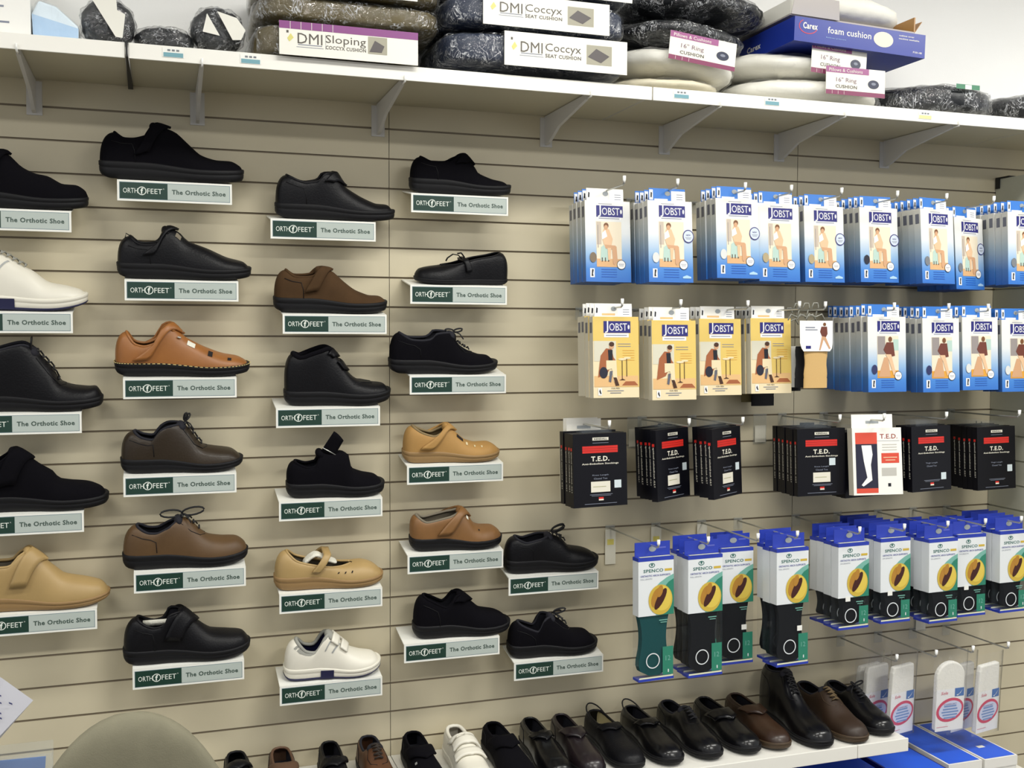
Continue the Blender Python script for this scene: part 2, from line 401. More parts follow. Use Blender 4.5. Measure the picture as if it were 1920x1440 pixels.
    def tongue(s, m_, root, ht=.012, w=.6, back=.028):
        T = s.S(s.tk, 1, -1); mb = MB(); puff(mb, .011, .021, .012+ht*.2, 1, 1, m_, 0, 0, 20, 10)
        return mb.build('tongue', root, loc=(T.x-.004, 0, T.z-.0065), rot=(0, -.5, 0))
    def strap(s, m_, root, tt, tb, wd, vb=.3, vf=.5, name='strap', lift=.0055, tf=None, th=.0055, arch=0):
        tf = tb if tf is None else tf
        hw_ = wd/s.L/2; seq = [(-1, vb+(1-vb)*i/9) for i in range(10)]+[(1, 1-(1-vf)*i/9) for i in range(10)]
        rows = []
        for side, v in seq:
            k = (v-vb)/(1-vb) if side < 0 else (v-vf)/(1-vf)
            tc = (tb if side < 0 else tf)+(tt-(tb if side < 0 else tf))*k
            rw = []
            for j in range(5):
                t = tc+hw_*(j-2)/2
                p = s.S(t, v, side, lift+arch*v*v)
                rw.append(p)
            rows.append(rw)
        mb = MB(); mb.grid(rows, m_); return mb.build(name, root, solid=th)
    def laces(s, m_, root, t0, t1, n=4, bow=None, spread=.011):
        mb = MB()
        def pt(t, y):
            a = s.S(t, .93, 1 if y > 0 else -1, .002); return Vector((a.x, y, a.z+.003))
        for i in range(n):
            t = t0+(t1-t0)*i/max(1, n-1); tn = t+.035
            mb.tube([pt(t, -spread), pt(t, 0)+Vector((0, 0, .004)), pt(t, spread)], .0021, m_, 6)
            if i < n-1: mb.tube([pt(t, -spread), pt((t+tn)/2, 0)+Vector((0, 0, .005)), pt(tn, spread)], .0019, m_, 6)
        if bow:
            c = pt(t0, 0)+Vector((0, 0, .006))
            for (dx, dy, dz) in bow:
                L_ = Vector((dx, dy, dz)); pr_ = L_.cross(Vector((0, 1, 0)))
                pr_ = pr_.normalized()*L_.length*.18 if pr_.length > 1e-6 else Vector((.006, 0, 0))
                P = [c+L_*(.5*(1-math.cos(a)))*1.0+pr_*math.sin(a) for a in (2*math.pi*k/14 for k in range(15))]
                mb.tube(P, .0023, m_, 6)
            mb.tube([c, c+Vector((.012, -.018, -.004)), c+Vector((.02, -.026, -.016))], .0016, m_, 6)
        return mb.build('laces', root)
    def patch(s, m_, root, t0, t1, v0, v1, side=-1, skew=0, name='cutout', off=.0012, n=4):
        mb = MB(); rows = []
        for i in range(n+1):
            v = v0+(v1-v0)*i/n
            rows.append([s.S(t0+(t1-t0)*j/n+skew*(v-v0), v, side, off) for j in range(n+1)])
        mb.grid(rows, m_); return mb.build(name, root)
    def seam(s, m_, root, pts, r=.0009, off=.0006):
        for side in (-1, 1):
            mb = MB(); mb.tube([s.S(t, v, side, off) for t, v in pts], r, m_, 5); mb.build('seam', root)
bk_leather = mat('black_leather', (13, 13, 17), .45, spec=.22, bump=(230, .25, .001), voro=True)
bk_suede = mat('black_suede', (11, 10, 15), .95, bump=(700, .3, .001), spec=.1)
bk_rubber = mat('black_rubber', (13, 13, 17), .6, bump=(90, .15), spec=.3)
br_leather = mat('dark_brown_leather', (46, 37, 27), .45, coat=.05, spec=.3, bump=(200, .2, .001), voro=True, mottle=.15)
br_mid = mat('brown_oiled_leather', (88, 64, 36), .55, bump=(160, .2, .001), mottle=.15, mscale=14)
br_suede = mat('brown_suede', (72, 52, 32), .9, bump=(500, .3, .001), mottle=.12, mscale=25, spec=.2)
tan = mat('tan_leather', (150, 96, 46), .45, bump=(180, .15, .001), mottle=.1, mscale=18)
caramel = mat('caramel_leather', (130, 92, 52), .5, bump=(180, .15, .001), mottle=.1, mscale=18)
camel = mat('camel_leather', (172, 144, 94), .5, bump=(180, .15, .001), mottle=.06, mscale=14)
ochre = mat('ochre_nubuck', (170, 130, 72), .7, bump=(300, .2, .001), mottle=.07, mscale=16)
tan_rub = mat('tan_rubber', (146, 116, 74), .6)
wh_leather = mat('white_leather', (226, 222, 208), .4, mottle=.02)
grey_mesh = mat('grey_mesh', (150, 150, 142), .8, bump=(400, .4, .001))
navy = mat('navy_trim', (26, 28, 66), .5)
lt_lin = mat('grey_lining', (120, 112, 96), .8)
dk_lin = mat('dark_lining', (20, 20, 30), .85)
lace_bk = mat('black_cord', (18, 18, 22), .7)
lace_br = mat('brown_cord', (40, 30, 22), .7)
silver = mat('reflective_stripe', (160, 162, 160), .4, .3)
tissue = mat('tissue_stuffing', (224, 222, 208), .8, bump=(40, .8, .01))
signw = mat('sign_frame_white', (238, 238, 230), .35); sgreen = mat('sign_green', (28, 58, 48), .3); spale = mat('sign_pale', (182, 192, 186), .35)
sline = mat('sign_inner_line', (118, 138, 146), .4); stxt = mat('sign_lettering', (228, 234, 226), .5); sdark = mat('sign_dark_lettering', (66, 84, 76), .5)
ZM = {'A': (0, 220, 3.6), 'B': (480, 280, 3.6), 'C': (0, 580, 3.6), 'D': (0, 960, 3), 'E': (480, 640, 3.6), 'F': (480, 960, 2.7429)}
# stand prototype: shelf plate, sign
def make_stand():
    r = empty('shoe_stand')
    mb = MB(); rows = [(0, 0), (-.100, -.018)]
    mb.add([(0, -.001, 0), (.255, -.001, 0), (.255, -.1, -.018), (0, -.1, -.018), (0, -.001, -.003), (.255, -.001, -.003), (.255, -.1, -.021), (0, -.1, -.021)],
           [(0,3,2,1), (4,5,6,7), (0,1,5,4), (3,7,6,2), (0,4,7,3), (1,2,6,5)], signw)
    mb.add([(0, -.0008, -.003), (.255, -.0008, -.003), (.255, .0045, -.0005), (0, .0045, -.0005)], [(0,1,2,3)], signw)
    mb.build('shelf_plate', r)
    mb = MB(); y = -.1045; x0, x1, z0, z1 = 0, .255, -.066, -.018
    mb.box(x0, x1, y, -.1005, z0, z1, signw)
    f = .0045; mb.rect(x0+f, x1-f, z0+f, z1-f, y-.0002, sline)
    mb.rect(x0+f+.0012, x0+.110, z0+f+.0012, z1-f-.0012, y-.0004, sgreen)
    mb.rect(x0+.110, x1-f-.0012, z0+f+.0012, z1-f-.0012, y-.0004, spale)
    zc = (z0+z1)/2; yy = y-.0007
    mb.text('ORTH', .0285, zc, .032, yy, stxt, h=.0115)
    mb.ring(.0535, zc, .0098, .0098, .0018, yy, stxt, 22); mb.text('f', .0535, zc, None, yy, stxt, h=.0135, bold=.03)
    mb.text('FEET', .0815, zc, .033, yy, stxt, h=.0115); mb.text('®', .1015, zc+.006, .0028, yy, stxt)
    mb.text('The Orthotic Shoe', .180, zc, .121, yy, sdark, bold=.03)
    mb.build('sign', r)
    return r
stand0 = make_stand(); stand_used = [False]
GR = lambda z: round((ZT-z)/UN)
ORD = ['top', 'second', 'third', 'fourth', 'fifth', 'sixth']
def place(zm, corner, right, col, rank, ext, prof, k, build, desc, rev=False, kw={}):
    ox, oy, sc = ZM[zm]
    px = lambda q: (ox+q[0]/sc, oy+q[1]/sc)
    u, v = px(corner); p = at(u, v, .1045)
    X = p.x-(.255 if right else 0); row = round((ZT-p.z-.018)/UN); zg = ZT-UN*row
    st = stand0 if not stand_used[0] else copy_tree(stand0); stand_used[0] = True
    st.location = (X, 0, zg-.0035)
    tag(st, f'white stand with green and grey sign, column {col} from the left, {ORD[rank]} in its column'.replace('column 1 from the left', 'leftmost column').replace('column 2 from the left', 'second column').replace('column 3 from the left', 'third column').replace('column 4 from the left', 'fourth column').replace('column 5 from the left', 'rightmost column'), 'display stand', 'shoe stands with signs on the slatwall')
    d = .058; zb = zg-.0035-.018*d/.1
    A = at(*px((ext[0], corner[1])), d); B = at(*px((ext[1], corner[1])), d)
    L = abs(B.x-A.x); xh = A.x if not rev else B.x; sg = -1 if rev else 1
    pts = []
    for q in prof:
        P = at(*px(q), d); pts.append(((P.x-xh)*sg, P.z-zb))
    r = empty('shoe', (xh, -d, zb+.0016), (math.atan(.18), 0, math.pi if rev else 0))
    if rev: r.rotation_euler = (-math.atan(.18), 0, math.pi)
    tag(r, desc, 'shoe', 'display shoes on the wall stands')
    S_ = Shoe(L, pts, pts[k][0], **kw); S_.root = r
    build(S_, r)
    return S_
def velcro(up, so, li, tt=None, tb=None, wd=.034, vb=.2, seamm=None, flap=False):
    def f(s, r):
        s.upper(up, li, r); s.collar(up, r); s.solep(so, r); s.tongue(up, r)
        a = tt or s.tk+.06; s.strap(up, r, a, tb or a-.10, wd, vb)
        s.seam(seamm or so, r, [(.04, .62), (.1, .6), (.18, .55), (.22, .3), (.24, .05)])
    return f
def laced(up, so, li, la, n=4, bow=None, cap=False):
    def f(s, r):
        s.upper(up, li, r); s.collar(up if li is not dk_lin else dk_lin, r); s.solep(so, r); s.tongue(li if li is not lt_lin else up, r)
        s.laces(la, r, s.tk+.02, s.tk+.17, n, bow)
        s.seam(so, r, [(s.tk+.02, .72), (s.tk+.12, .62), (s.tk+.19, .74), (s.tk+.22, .95)])
        s.seam(so, r, [(.03, .6), (.1, .6), (.17, .55), (.23, .4), (.26, .1)])
    return f
def sneaker(vel):
    def f(s, r):
        s.upper(wh_leather, navy, r); s.collar(grey_mesh, r, .0045); s.solep(wh_leather, r, outs=navy); s.tongue(grey_mesh, r)
        s.patch(grey_mesh, r, .03, s.tk*.62, .68, .97, name='heel_patch'); s.patch(grey_mesh, r, .03, s.tk*.62, .68, .97, 1, name='heel_patch')
        for i in range(2): s.patch(silver, r, s.tk*.92+i*.075, s.tk*.92+.014+i*.075, .38, .8, skew=.16, name='stripe')
        if vel:
            for i in range(2): s.strap(wh_leather, r, s.tk+.07+i*.10, s.tk+.06+i*.10, .018, .62, .6)
        else: s.laces(grey_mesh, r, s.tk+.02, s.tk+.24, 6)
    return f
def sandal(up, so, li, holes, welt=None, stitch=False):
    def f(s, r):
        s.upper(up, li, r); s.collar(li if stitch else up, r); s.solep(so, r, welt=welt); s.tongue(up, r)
        s.strap(up, r, s.tk+.03, s.tk-.20, .036, .16)
        for (t0, t1, v0, v1, m_) in holes: s.patch(m_, r, t0, t1, v0, v1)
    return f
SH = []
Z1 = (.036, .026)
place('A', (480, 640), True, 1, 0, (-360, 600), [(-290,285),(-200,335),(-110,330),(-20,250),(60,255),(150,340),(240,385),(330,405),(420,455),(520,465),(580,505),(600,560)], 3,
      velcro(bk_suede, bk_rubber, dk_lin), 'black suede shoe cut off by the left edge, top of the leftmost column')
place('A', (790, 440), False, 2, 0, (670, 1645), [(775,110),(830,150),(910,155),(1000,130),(1055,68),(1180,110),(1260,180),(1350,260),(1450,295),(1560,305),(1625,345),(1645,410)], 4,
      velcro(bk_suede, bk_rubber, dk_lin), 'large black suede shoe with high tongue, top of the second column', kw=dict(sole=(.04, .03)))
def s3(s, r):
    velcro(bk_leather, bk_rubber, dk_lin, s.tk+.04, s.tk-.1, .028, .3)(s, r)
    s.patch(lt_lin, r, s.tk+.08, s.tk+.12, .66, .84)
    mb = MB(); c = s.S(0, 1, -1); mb.tube([c+Vector((0, 0, 0)), c+Vector((-.009, 0, .006)), c+Vector((-.011, 0, -.004)), c+Vector((-.006, 0, -.014))], .0015, lace_bk); mb.build('pull_loop', r)
place('A', (840, 1110), False, 2, 1, (790, 1695), [(880,805),(930,850),(1000,860),(1090,842),(1135,758),(1205,778),(1270,840),(1400,890),(1530,950),(1640,980),(1680,1020),(1695,1060)], 4,
      s3, 'black leather shoe with slanted strap and a heel pull loop')
place('A', (490, 1320), True, 1, 1, (-370, 597), [(-290,985),(-200,1015),(-110,980),(-30,915),(60,945),(150,1000),(230,1040),(330,1115),(450,1140),(540,1165),(580,1195),(595,1240)], 3,
      sneaker(False), 'white sneaker with grey laces cut off by the left edge', kw=dict(sole=(.034, .028), spring=.014))
def s5(s, r):
    laced(bk_leather, bk_rubber, dk_lin, lace_bk, 5)(s, r)
    p = s.S(s.tk*.95, 1, -1); mb = MB(); mb.grid([[p+Vector((-.004+.004*a, y, -.02+.045*a)) for a in (0, .35, .7, 1)] for y in (-.008, -.001, .006, .012)], bk_leather); mb.build('pull_tab', r, solid=.003)
place('C', (550, 710), True, 1, 2, (-290, 700), [(-215,240),(-110,290),(0,265),(90,240),(170,228),(250,268),(310,335),(370,400),(410,480),(500,512),(600,522),(655,520),(690,570),(700,610)], 5,
      s5, 'black leather laced ankle boot with pull tab cut off by the left edge')
place('C', (565, 1375), True, 1, 3, (-260, 738), [(-205,1000),(-120,1055),(-50,1040),(20,1005),(115,940),(190,975),(280,1040),(370,1095),(400,1140),(480,1155),(600,1165),(690,1200),(738,1270)], 4,
      velcro(bk_suede, bk_rubber, dk_lin, wd=.045), 'black suede wide strap shoe, fourth down in the leftmost column')
place('D', (545, 545), True, 1, 4, (-290, 622), [(-215,255),(-130,300),(-20,285),(70,275),(120,222),(180,198),(235,235),(320,305),(370,345),(480,365),(570,385),(605,420),(620,455)], 5,
      velcro(camel, tan_rub, lt_lin, wd=.036), 'light tan leather strap shoe, bottom of the leftmost column', kw=dict(sole=(.034, .02), spring=.010))
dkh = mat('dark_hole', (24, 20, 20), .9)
def s8(s, r):
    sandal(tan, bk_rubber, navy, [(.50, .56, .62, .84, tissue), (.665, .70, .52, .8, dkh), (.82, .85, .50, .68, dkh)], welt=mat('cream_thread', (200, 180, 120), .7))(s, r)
    mb = MB()
    for v in (.97, .66): c = s.S(s.tk+.065, v, -1, .006); mb.tube([c+Vector((-.004, 0, 0)), c+Vector((.004, 0, -.002))], .0022, MATS['zinc_wire'])
    mb.build('buckle_stud', r)
place('C', (830, 485), False, 2, 2, (775, 1685), [(855,150),(905,222),(980,240),(1060,210),(1105,128),(1170,108),(1250,185),(1370,250),(1500,300),(1600,318),(1660,350),(1682,400)], 5,
      s8, 'tan leather closed sandal with toe cutouts and black stitched sole', kw=dict(sole=(.032, .024)))
place('C', (832, 1135), False, 2, 3, (815, 1640), [(905,815),(960,850),(1040,860),(1080,805),(1135,772),(1235,765),(1290,815),(1360,905),(1450,925),(1560,940),(1620,985),(1638,1030)], 5,
      laced(br_leather, bk_rubber, dk_lin, lace_bk, 5, [(.004, -.006, .02), (.012, .01, .014)]), 'dark brown leather laced shoe, fourth down in the second column', kw=dict(sole=(.034, .022), spring=.010))
place('D', (752, 338), False, 2, 4, (690, 1395), [(770,65),(830,95),(890,95),(955,60),(1015,22),(1065,30),(1120,85),(1170,122),(1250,135),(1330,135),(1375,165),(1393,210)], 4,
      laced(br_mid, bk_rubber, dk_lin, lace_bk, 4, [(.05, -.01, .012), (-.05, -.012, .004)]), 'mid brown leather laced shoe with large lace loops', kw=dict(spring=.010))
def s11(s, r):
    velcro(bk_leather, bk_rubber, dk_lin, wd=.04)(s, r)
    mb = MB(); a = s.S(s.tk*.5, .8, 1); mb.grid([[a+Vector((x, -.012, z)) for z in (-.01, .004)] for x in (-.035, -.01, .02, .04)], tissue); mb.build('paper_stuffing', r, solid=.004)
place('D', (745, 882), False, 2, 5, (693, 1408), [(770,580),(815,608),(870,622),(930,600),(955,545),(1035,538),(1100,590),(1185,650),(1280,660),(1360,665),(1395,700),(1406,740)], 5,
      s11, 'black leather strap shoe with paper inside, bottom of the second column', kw=dict(spring=.010))
place('B', (98, 478), False, 3, 0, (125, 932), [(200,180),(270,215),(330,230),(415,215),(450,172),(530,173),(590,255),(700,325),(800,370),(880,380),(915,420),(930,465)], 5,
      velcro(bk_leather, bk_rubber, dk_lin, wd=.026, vb=.5), 'black leather strap shoe, top of the third column')
place('B', (180, 1120), False, 3, 1, (115, 880), [(195,815),(250,855),(320,858),(380,848),(430,812),(505,825),(580,890),(660,950),(760,990),(830,995),(865,1020),(880,1050)], 4,
      velcro(br_suede, bk_rubber, br_suede, wd=.034), 'brown suede shoe with a wide strap and black sole')
def s14(s, r):
    s.upper(bk_leather, dk_lin, r); s.collar(bk_suede, r, .006); s.solep(bk_rubber, r); s.tongue(bk_suede, r)
    s.patch(bk_suede, r, .01, s.tk*.98, .82, .98, name='padded_cuff')
    for i in range(2): s.strap(bk_leather, r, s.tk+.05+i*.1, s.tk+i*.1, .017, .66, .6)
    s.seam(bk_rubber, r, [(.6, .0), (.62, .5), (.7, .8), (.8, .9)])
place('E', (135, 460), False, 3, 2, (185, 903), [(240,80),(290,100),(370,70),(455,42),(500,55),(550,110),(590,170),(630,220),(680,255),(780,275),(855,285),(890,325),(902,365)], 4,
      s14, 'black leather ankle boot with two small straps and padded cuff', kw=dict(sole=(.036, .03), spring=.010))
def s15(s, r):
    s.upper(bk_suede, dk_lin, r); s.collar(bk_suede, r); s.solep(bk_rubber, r); s.tongue(bk_suede, r)
    p = s.S(s.tk+.03, .9, -1, .003)
    mb = MB(); mb.grid([[p+Vector((-.008+.030*b+.030*a-.006*a*b, -.003-.004*a, .002-.020*b+.050*a-.004*a*b+(.003*(1-(2*b-1)**2) if a == 1 else 0))) for b in (0, .25, .5, .75, 1)] for a in (0, .3, .6, .85, 1)], bk_suede)
    mb.build('open_strap', r, solid=.003)
    mb = MB(); q = p+Vector((.0, -.0055, .0)); mb.tube([q+Vector((-.004, 0, .010)), q+Vector((.027, 0, -.009))], .0014, MATS['zinc_wire']); mb.build('strap_ring', r)
place('E', (155, 1075), False, 3, 3, (200, 862), [(255,805),(330,832),(400,815),(435,735),(500,742),(570,732),(625,770),(640,850),(720,885),(800,900),(845,940),(861,990)], 3,
      s15, 'black suede shoe with its strap standing open', kw=dict(sole=(.036, .028)))
def s16(s, r):
    s.upper(ochre if False else camel, lt_lin, r); s.collar(camel, r, .003); s.solep(tan_rub, r)
    s.strap(camel, r, s.tk*.60, s.tk*.50, .020, .35, .5, lift=.003, arch=.030)
    mb = MB(); p = s.S(s.tk*.45, .7, 1)
    mb.grid([[Vector((p.x-.026+.017*i, y, p.z+(.002, .020, .030, .014, .008, .002)[i])) for y in (-.016, 0, .016)] for i in range(6)], tissue); mb.build('tissue_stuffing', r, solid=.01, sub=2)
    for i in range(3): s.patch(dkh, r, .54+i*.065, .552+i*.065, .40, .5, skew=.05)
place('F', (120, 425), False, 3, 4, (90, 650), [(150,190),(200,232),(270,250),(350,262),(430,262),(490,252),(545,246),(595,260),(635,292),(650,335)], 5,
      s16, 'camel leather mary jane with tissue inside', kw=dict(sole=(.034, .022), spring=.006))
place('F', (122, 890), False, 3, 5, (140, 637), [(200,645),(245,690),(300,692),(345,622),(378,608),(425,645),(480,690),(540,712),(600,720),(628,745),(636,780)], 4,
      sneaker(True), 'white sneaker with two straps and grey collar', kw=dict(sole=(.032, .024), spring=.013))
place('B', (1048, 316), False, 4, 0, (1032, 1712), [(1100,58),(1160,90),(1280,95),(1330,70),(1395,52),(1460,120),(1490,165),(1580,205),(1660,225),(1695,260),(1711,300)], 4,
      velcro(bk_suede, bk_rubber, dk_lin, wd=.03, vb=.5), 'black suede strap shoe, top of the fourth column')
def s19(s, r):
    s.upper(bk_leather, dk_lin, r); s.collar(bk_leather, r, .0022); s.solep(bk_rubber, r)
    s.strap(bk_leather, r, s.tk*.62, s.tk*.62, .014, .3, .3, lift=.006)
    p = s.S(s.tk*.62, 1, 1, 0); mb = MB()
    mb.grid([[Vector((p.x+dx, y, p.z+dz)) for y in (-.005, .005)] for dx, dz in [(0, 0), (-.004, .012), (.004, .022), (.014, .020)]], bk_leather)
    mb.grid([[Vector((p.x+dx, y, p.z+dz)) for y in (-.003, .003)] for dx, dz in [(0, .006), (.012, .016), (.026, .018), (.040, .008), (.044, 0)]], bk_leather)
    mb.build('strap_end', r, solid=.0025)
place('B', (1042, 925), False, 4, 1, (1065, 1690), [(1635,700),(1560,722),(1450,742),(1330,775),(1230,785),(1150,795),(1095,810),(1068,845),(1066,875)], 4,
      s19, 'small black leather strap flat pointing to the left', rev=True, kw=dict(sole=(.014, .012), spring=.004))
place('E', (1038, 243), False, 4, 2, (892, 1622), [(955,-60),(1020,-22),(1100,-15),(1165,-25),(1200,-62),(1310,-55),(1350,12),(1410,55),(1500,90),(1560,98),(1605,145),(1621,190)], 5,
      laced(bk_suede, bk_rubber, dk_lin, lace_bk, 4, [(-.024, -.005, .004), (.022, -.004, .006)]), 'black nubuck laced shoe, third down in the fourth column', kw=dict(sole=(.036, .024), spring=.008))
dots = mat('pale_cutout', (214, 200, 160), .7)
place('E', (1020, 845), False, 4, 3, (985, 1635), [(1045,568),(1100,602),(1180,625),(1235,600),(1285,566),(1340,610),(1400,660),(1480,685),(1565,680),(1615,708),(1633,752)], 4,
      sandal(ochre, tan_rub, mat('khaki_lining', (130, 112, 78), .8), [(.50, .57, .68, .86, dkh), (.60, .62, .6, .78, dots), (.69, .705, .62, .75, dots), (.77, .785, .62, .75, dots)], stitch=True), 'ochre nubuck closed sandal with a tan sole', kw=dict(sole=(.03, .02), spring=.006))
def s22(s, r):
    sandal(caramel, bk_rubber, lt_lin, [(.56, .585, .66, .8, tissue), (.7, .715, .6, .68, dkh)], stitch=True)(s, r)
place('F', (780, 205), False, 4, 4, (787, 1257), [(815,10),(860,36),(930,20),(1000,0),(1050,-18),(1085,15),(1110,50),(1150,68),(1210,68),(1243,90),(1256,125)], 4,
      s22, 'caramel leather strap shoe with thick black sole', kw=dict(sole=(.034, .024), spring=.006))
def s23(s, r):
    s11(s, r)
place('F', (762, 655), False, 4, 5, (803, 1300), [(850,420),(905,445),(960,468),(990,440),(1008,412),(1050,412),(1110,460),(1150,490),(1230,505),(1275,530),(1298,580)], 5,
      lambda s, r: (velcro(bk_suede, bk_rubber, dk_lin, wd=.03, vb=.6)(s, r), s.patch(tissue, r, s.tk*.42, s.tk*.62, .9, 1.06, 1, name='paper_stuffing')), 'black suede shoe with paper inside, bottom of the fourth column', kw=dict(sole=(.036, .024)))
place('F', (1300, 335), False, 5, 0, (1270, 1750), [(1320,122),(1370,140),(1435,122),(1500,108),(1560,130),(1600,170),(1680,185),(1725,205),(1748,250)], 3,
      laced(bk_leather, bk_rubber, dk_lin, lace_bk, 4, [(.03, -.01, .02), (.042, .012, .006)]), 'black leather laced shoe, upper one of the rightmost column')
place('F', (1328, 785), False, 5, 1, (1290, 1745), [(1335,558),(1390,580),(1435,590),(1462,527),(1510,522),(1560,550),(1620,600),(1690,605),(1728,640),(1744,685)], 4,
      lambda s, r: (laced(bk_suede, bk_rubber, dk_lin, lace_bk, 4, [(.03, -.01, .012), (.026, .01, -.004)])(s, r), s.patch(tissue, r, s.tk*.5, s.tk*.8, .92, 1.06, 1, name='paper_stuffing')), 'black suede laced shoe, lower one of the rightmost column')
# ------------------------------------------------------------------ lower shelf with shoes side by side
SZ = .408
for i, (x0, x1) in enumerate([(-.62, -.001), (.001, 1.219), (1.221, 1.386)]):
    r = empty('low_shelf', (0, 0, SZ)); mb = MB(); mb.box(x0, x1, -.325, -.001, -.016, 0, shelfw); mb.build('shelf_board', r, bevel=.001)
    mb = MB(); mb.box(x0, x1, -.332, -.3255, -.034, .002, MATS['price_rail_white']); mb.build('price_rail', r, bevel=.001)
    tag(r, ['white low shelf under the left shoes behind the chair', 'white low shelf carrying the middle of the shoe row', 'short white end piece of the low shelf at the right'][i], 'shelf', 'low shelf sections')
LOW = [(.02,.075),(.055,.068),(.1,.068),(.128,.088),(.15,.085),(.18,.068),(.215,.057),(.25,.052),(.275,.042),(.287,.022)]
BOOT = [(.022,.15),(.06,.145),(.105,.152),(.125,.135),(.148,.105),(.18,.078),(.215,.062),(.25,.055),(.275,.044),(.287,.022)]
SLIP = [(.02,.072),(.055,.066),(.1,.064),(.14,.072),(.165,.066),(.19,.058),(.22,.053),(.25,.05),(.275,.040),(.287,.022)]
gloss = mat('polished_black_leather', (10, 10, 13), .3, coat=.3, spec=.3)
def low_shoe(x, prof, k, build, desc, ang=0, L=.288, y=-.022, kw={}, roll=0):
    sc = L/.288
    r = empty('shoe', (x, y, SZ+.0008), (0, 0, -math.pi/2+ang)); tag(r, desc, 'shoe', 'row of shoes along the low shelf')
    s = Shoe(L, [(a*sc, b) for a, b in prof], prof[k][0]*sc, **kw); build(s, r); return s
def sling(up, li):
    def f(s, r):
        s.upper(up, li, r); s.collar(up, r); s.solep(bk_rubber, r); s.strap(up, r, s.tk+.05, s.tk-.02, .03, .5)
        a = s.S(.03, 1, 1); mb = MB(); mb.tube([*[Vector((.045-.05*math.sin(a), -.024*math.cos(a), s.S(.15, 1, -1).z+.018*math.sin(a))) for a in (math.pi*k/12 for k in range(13))]], .002, lace_bk); mb.build('heel_loop', r)
    return f
K9 = dict(hw=.046, sole=(.026, .02), spring=.008)
K8 = dict(hw=.043, sole=(.024, .018), spring=.008)
low_shoe(1.338, LOW, 3, laced(gloss, bk_rubber, dk_lin, lace_bk, 5, [(.01, -.02, .012), (.01, .02, .012)]), 'black laced leather shoe at the right end of the low shelf', kw=K9, L=.29)
low_shoe(1.235, BOOT if False else [(a, b*1.12 if a < .2 else b) for a, b in LOW], 3, laced(mat('umber_leather', (46, 31, 19), .5, mottle=.15), mat('umber_rubber', (66, 50, 32), .6), dk_lin, mat('brown_lace_cord', (96, 78, 50), .7), 5), 'dark brown laced shoe beside the tall black boot on the low shelf', kw=dict(hw=.05, sole=(.026, .02)), L=.31)
low_shoe(1.122, BOOT, 2, laced(gloss, bk_rubber, dk_lin, lace_bk, 7), 'tall black laced boot in the shoe row, higher than its neighbours', kw=dict(hw=.05, sole=(.03, .022)), L=.31)
low_shoe(1.005, SLIP, 3, velcro(mat('reddish_brown_leather', (48, 30, 18), .4, coat=.1, mottle=.2), mat('umber_rubber', (66, 50, 32), .6), dk_lin, wd=.05, vb=.5), 'brown rounded slip-on shoe with a strap left of the tall boot', kw=K9)
low_shoe(.90, SLIP, 3, velcro(gloss, bk_rubber, dk_lin, wd=.055, vb=.4), 'black open-collar slip-on shoe left of the brown strapped slip-on', kw=K9, ang=.05)
low_shoe(.785, LOW, 3, laced(gloss, bk_rubber, dk_lin, lace_bk, 5), 'black laced shoe with a shiny toe, sixth from the right', kw=K9, ang=.05)
low_shoe(.672, SLIP, 3, sling(gloss, dk_lin), 'black shoe with a thin loop above its tongue, seventh from the right', kw=K9, ang=.04)
low_shoe(.563, SLIP, 3, sling(bk_leather, mat('beige_lining', (178, 168, 130), .8)), 'black shoe with heel loop and pale beige lining', kw=K9, ang=.03)
low_shoe(.462, SLIP, 3, velcro(mat('very_dark_plum_leather', (30, 22, 26), .35, coat=.2), bk_rubber, dk_lin, wd=.05, vb=.5), 'dark slip-on shoe left of the shoe with beige lining', kw=K8)
low_shoe(.372, SLIP, 3, velcro(gloss, bk_rubber, dk_lin, wd=.03, vb=.5), 'narrow black strap shoe right of the matte black one', kw=K8)
low_shoe(.266, SLIP, 3, velcro(bk_suede, bk_rubber, dk_lin, wd=.06, vb=.4), 'matte black wide strap shoe next to the white one', kw=K9, ang=.03)
def whv(s, r):
    s.upper(wh_leather, lt_lin, r); s.collar(wh_leather, r, .005); s.solep(wh_leather, r); s.tongue(wh_leather, r)
    for i in range(3): s.strap(wh_leather, r, s.tk-.04+i*.13, s.tk-.04+i*.13, .024, .45, .45, lift=.006)
low_shoe(.160, LOW, 3, whv, 'white three-strap shoe in the row on the low shelf', kw=K9)
low_shoe(.048, SLIP, 3, lambda s, r: (velcro(bk_suede, bk_rubber, dk_lin, wd=.055, vb=.4)(s, r), s.patch(silver, r, .6, .63, .6, .7, name='buckle')), 'black strap shoe left of the white one with pale stud', kw=K9)
low_shoe(-.07, LOW, 3, laced(mat('chestnut_leather', (84, 52, 30), .45, mottle=.15), bk_rubber, dk_lin, lace_br, 5), 'chestnut laced shoe in the left half of the row', kw=K9)
low_shoe(-.17, SLIP, 3, velcro(bk_leather, bk_rubber, dk_lin, wd=.03), 'narrow black shoe left of the chestnut one', kw=K8)
low_shoe(-.292, SLIP, 3, velcro(mat('brown_two_tone', (92, 66, 48), .6, mottle=.15), bk_rubber, dk_lin, wd=.05, vb=.5), 'brown slip-on shoe, second from the chair', kw=K9)
low_shoe(-.40, LOW, 3, velcro(bk_leather, bk_rubber, dk_lin, wd=.03), 'black strap shoe beside the round chair back', kw=K9)
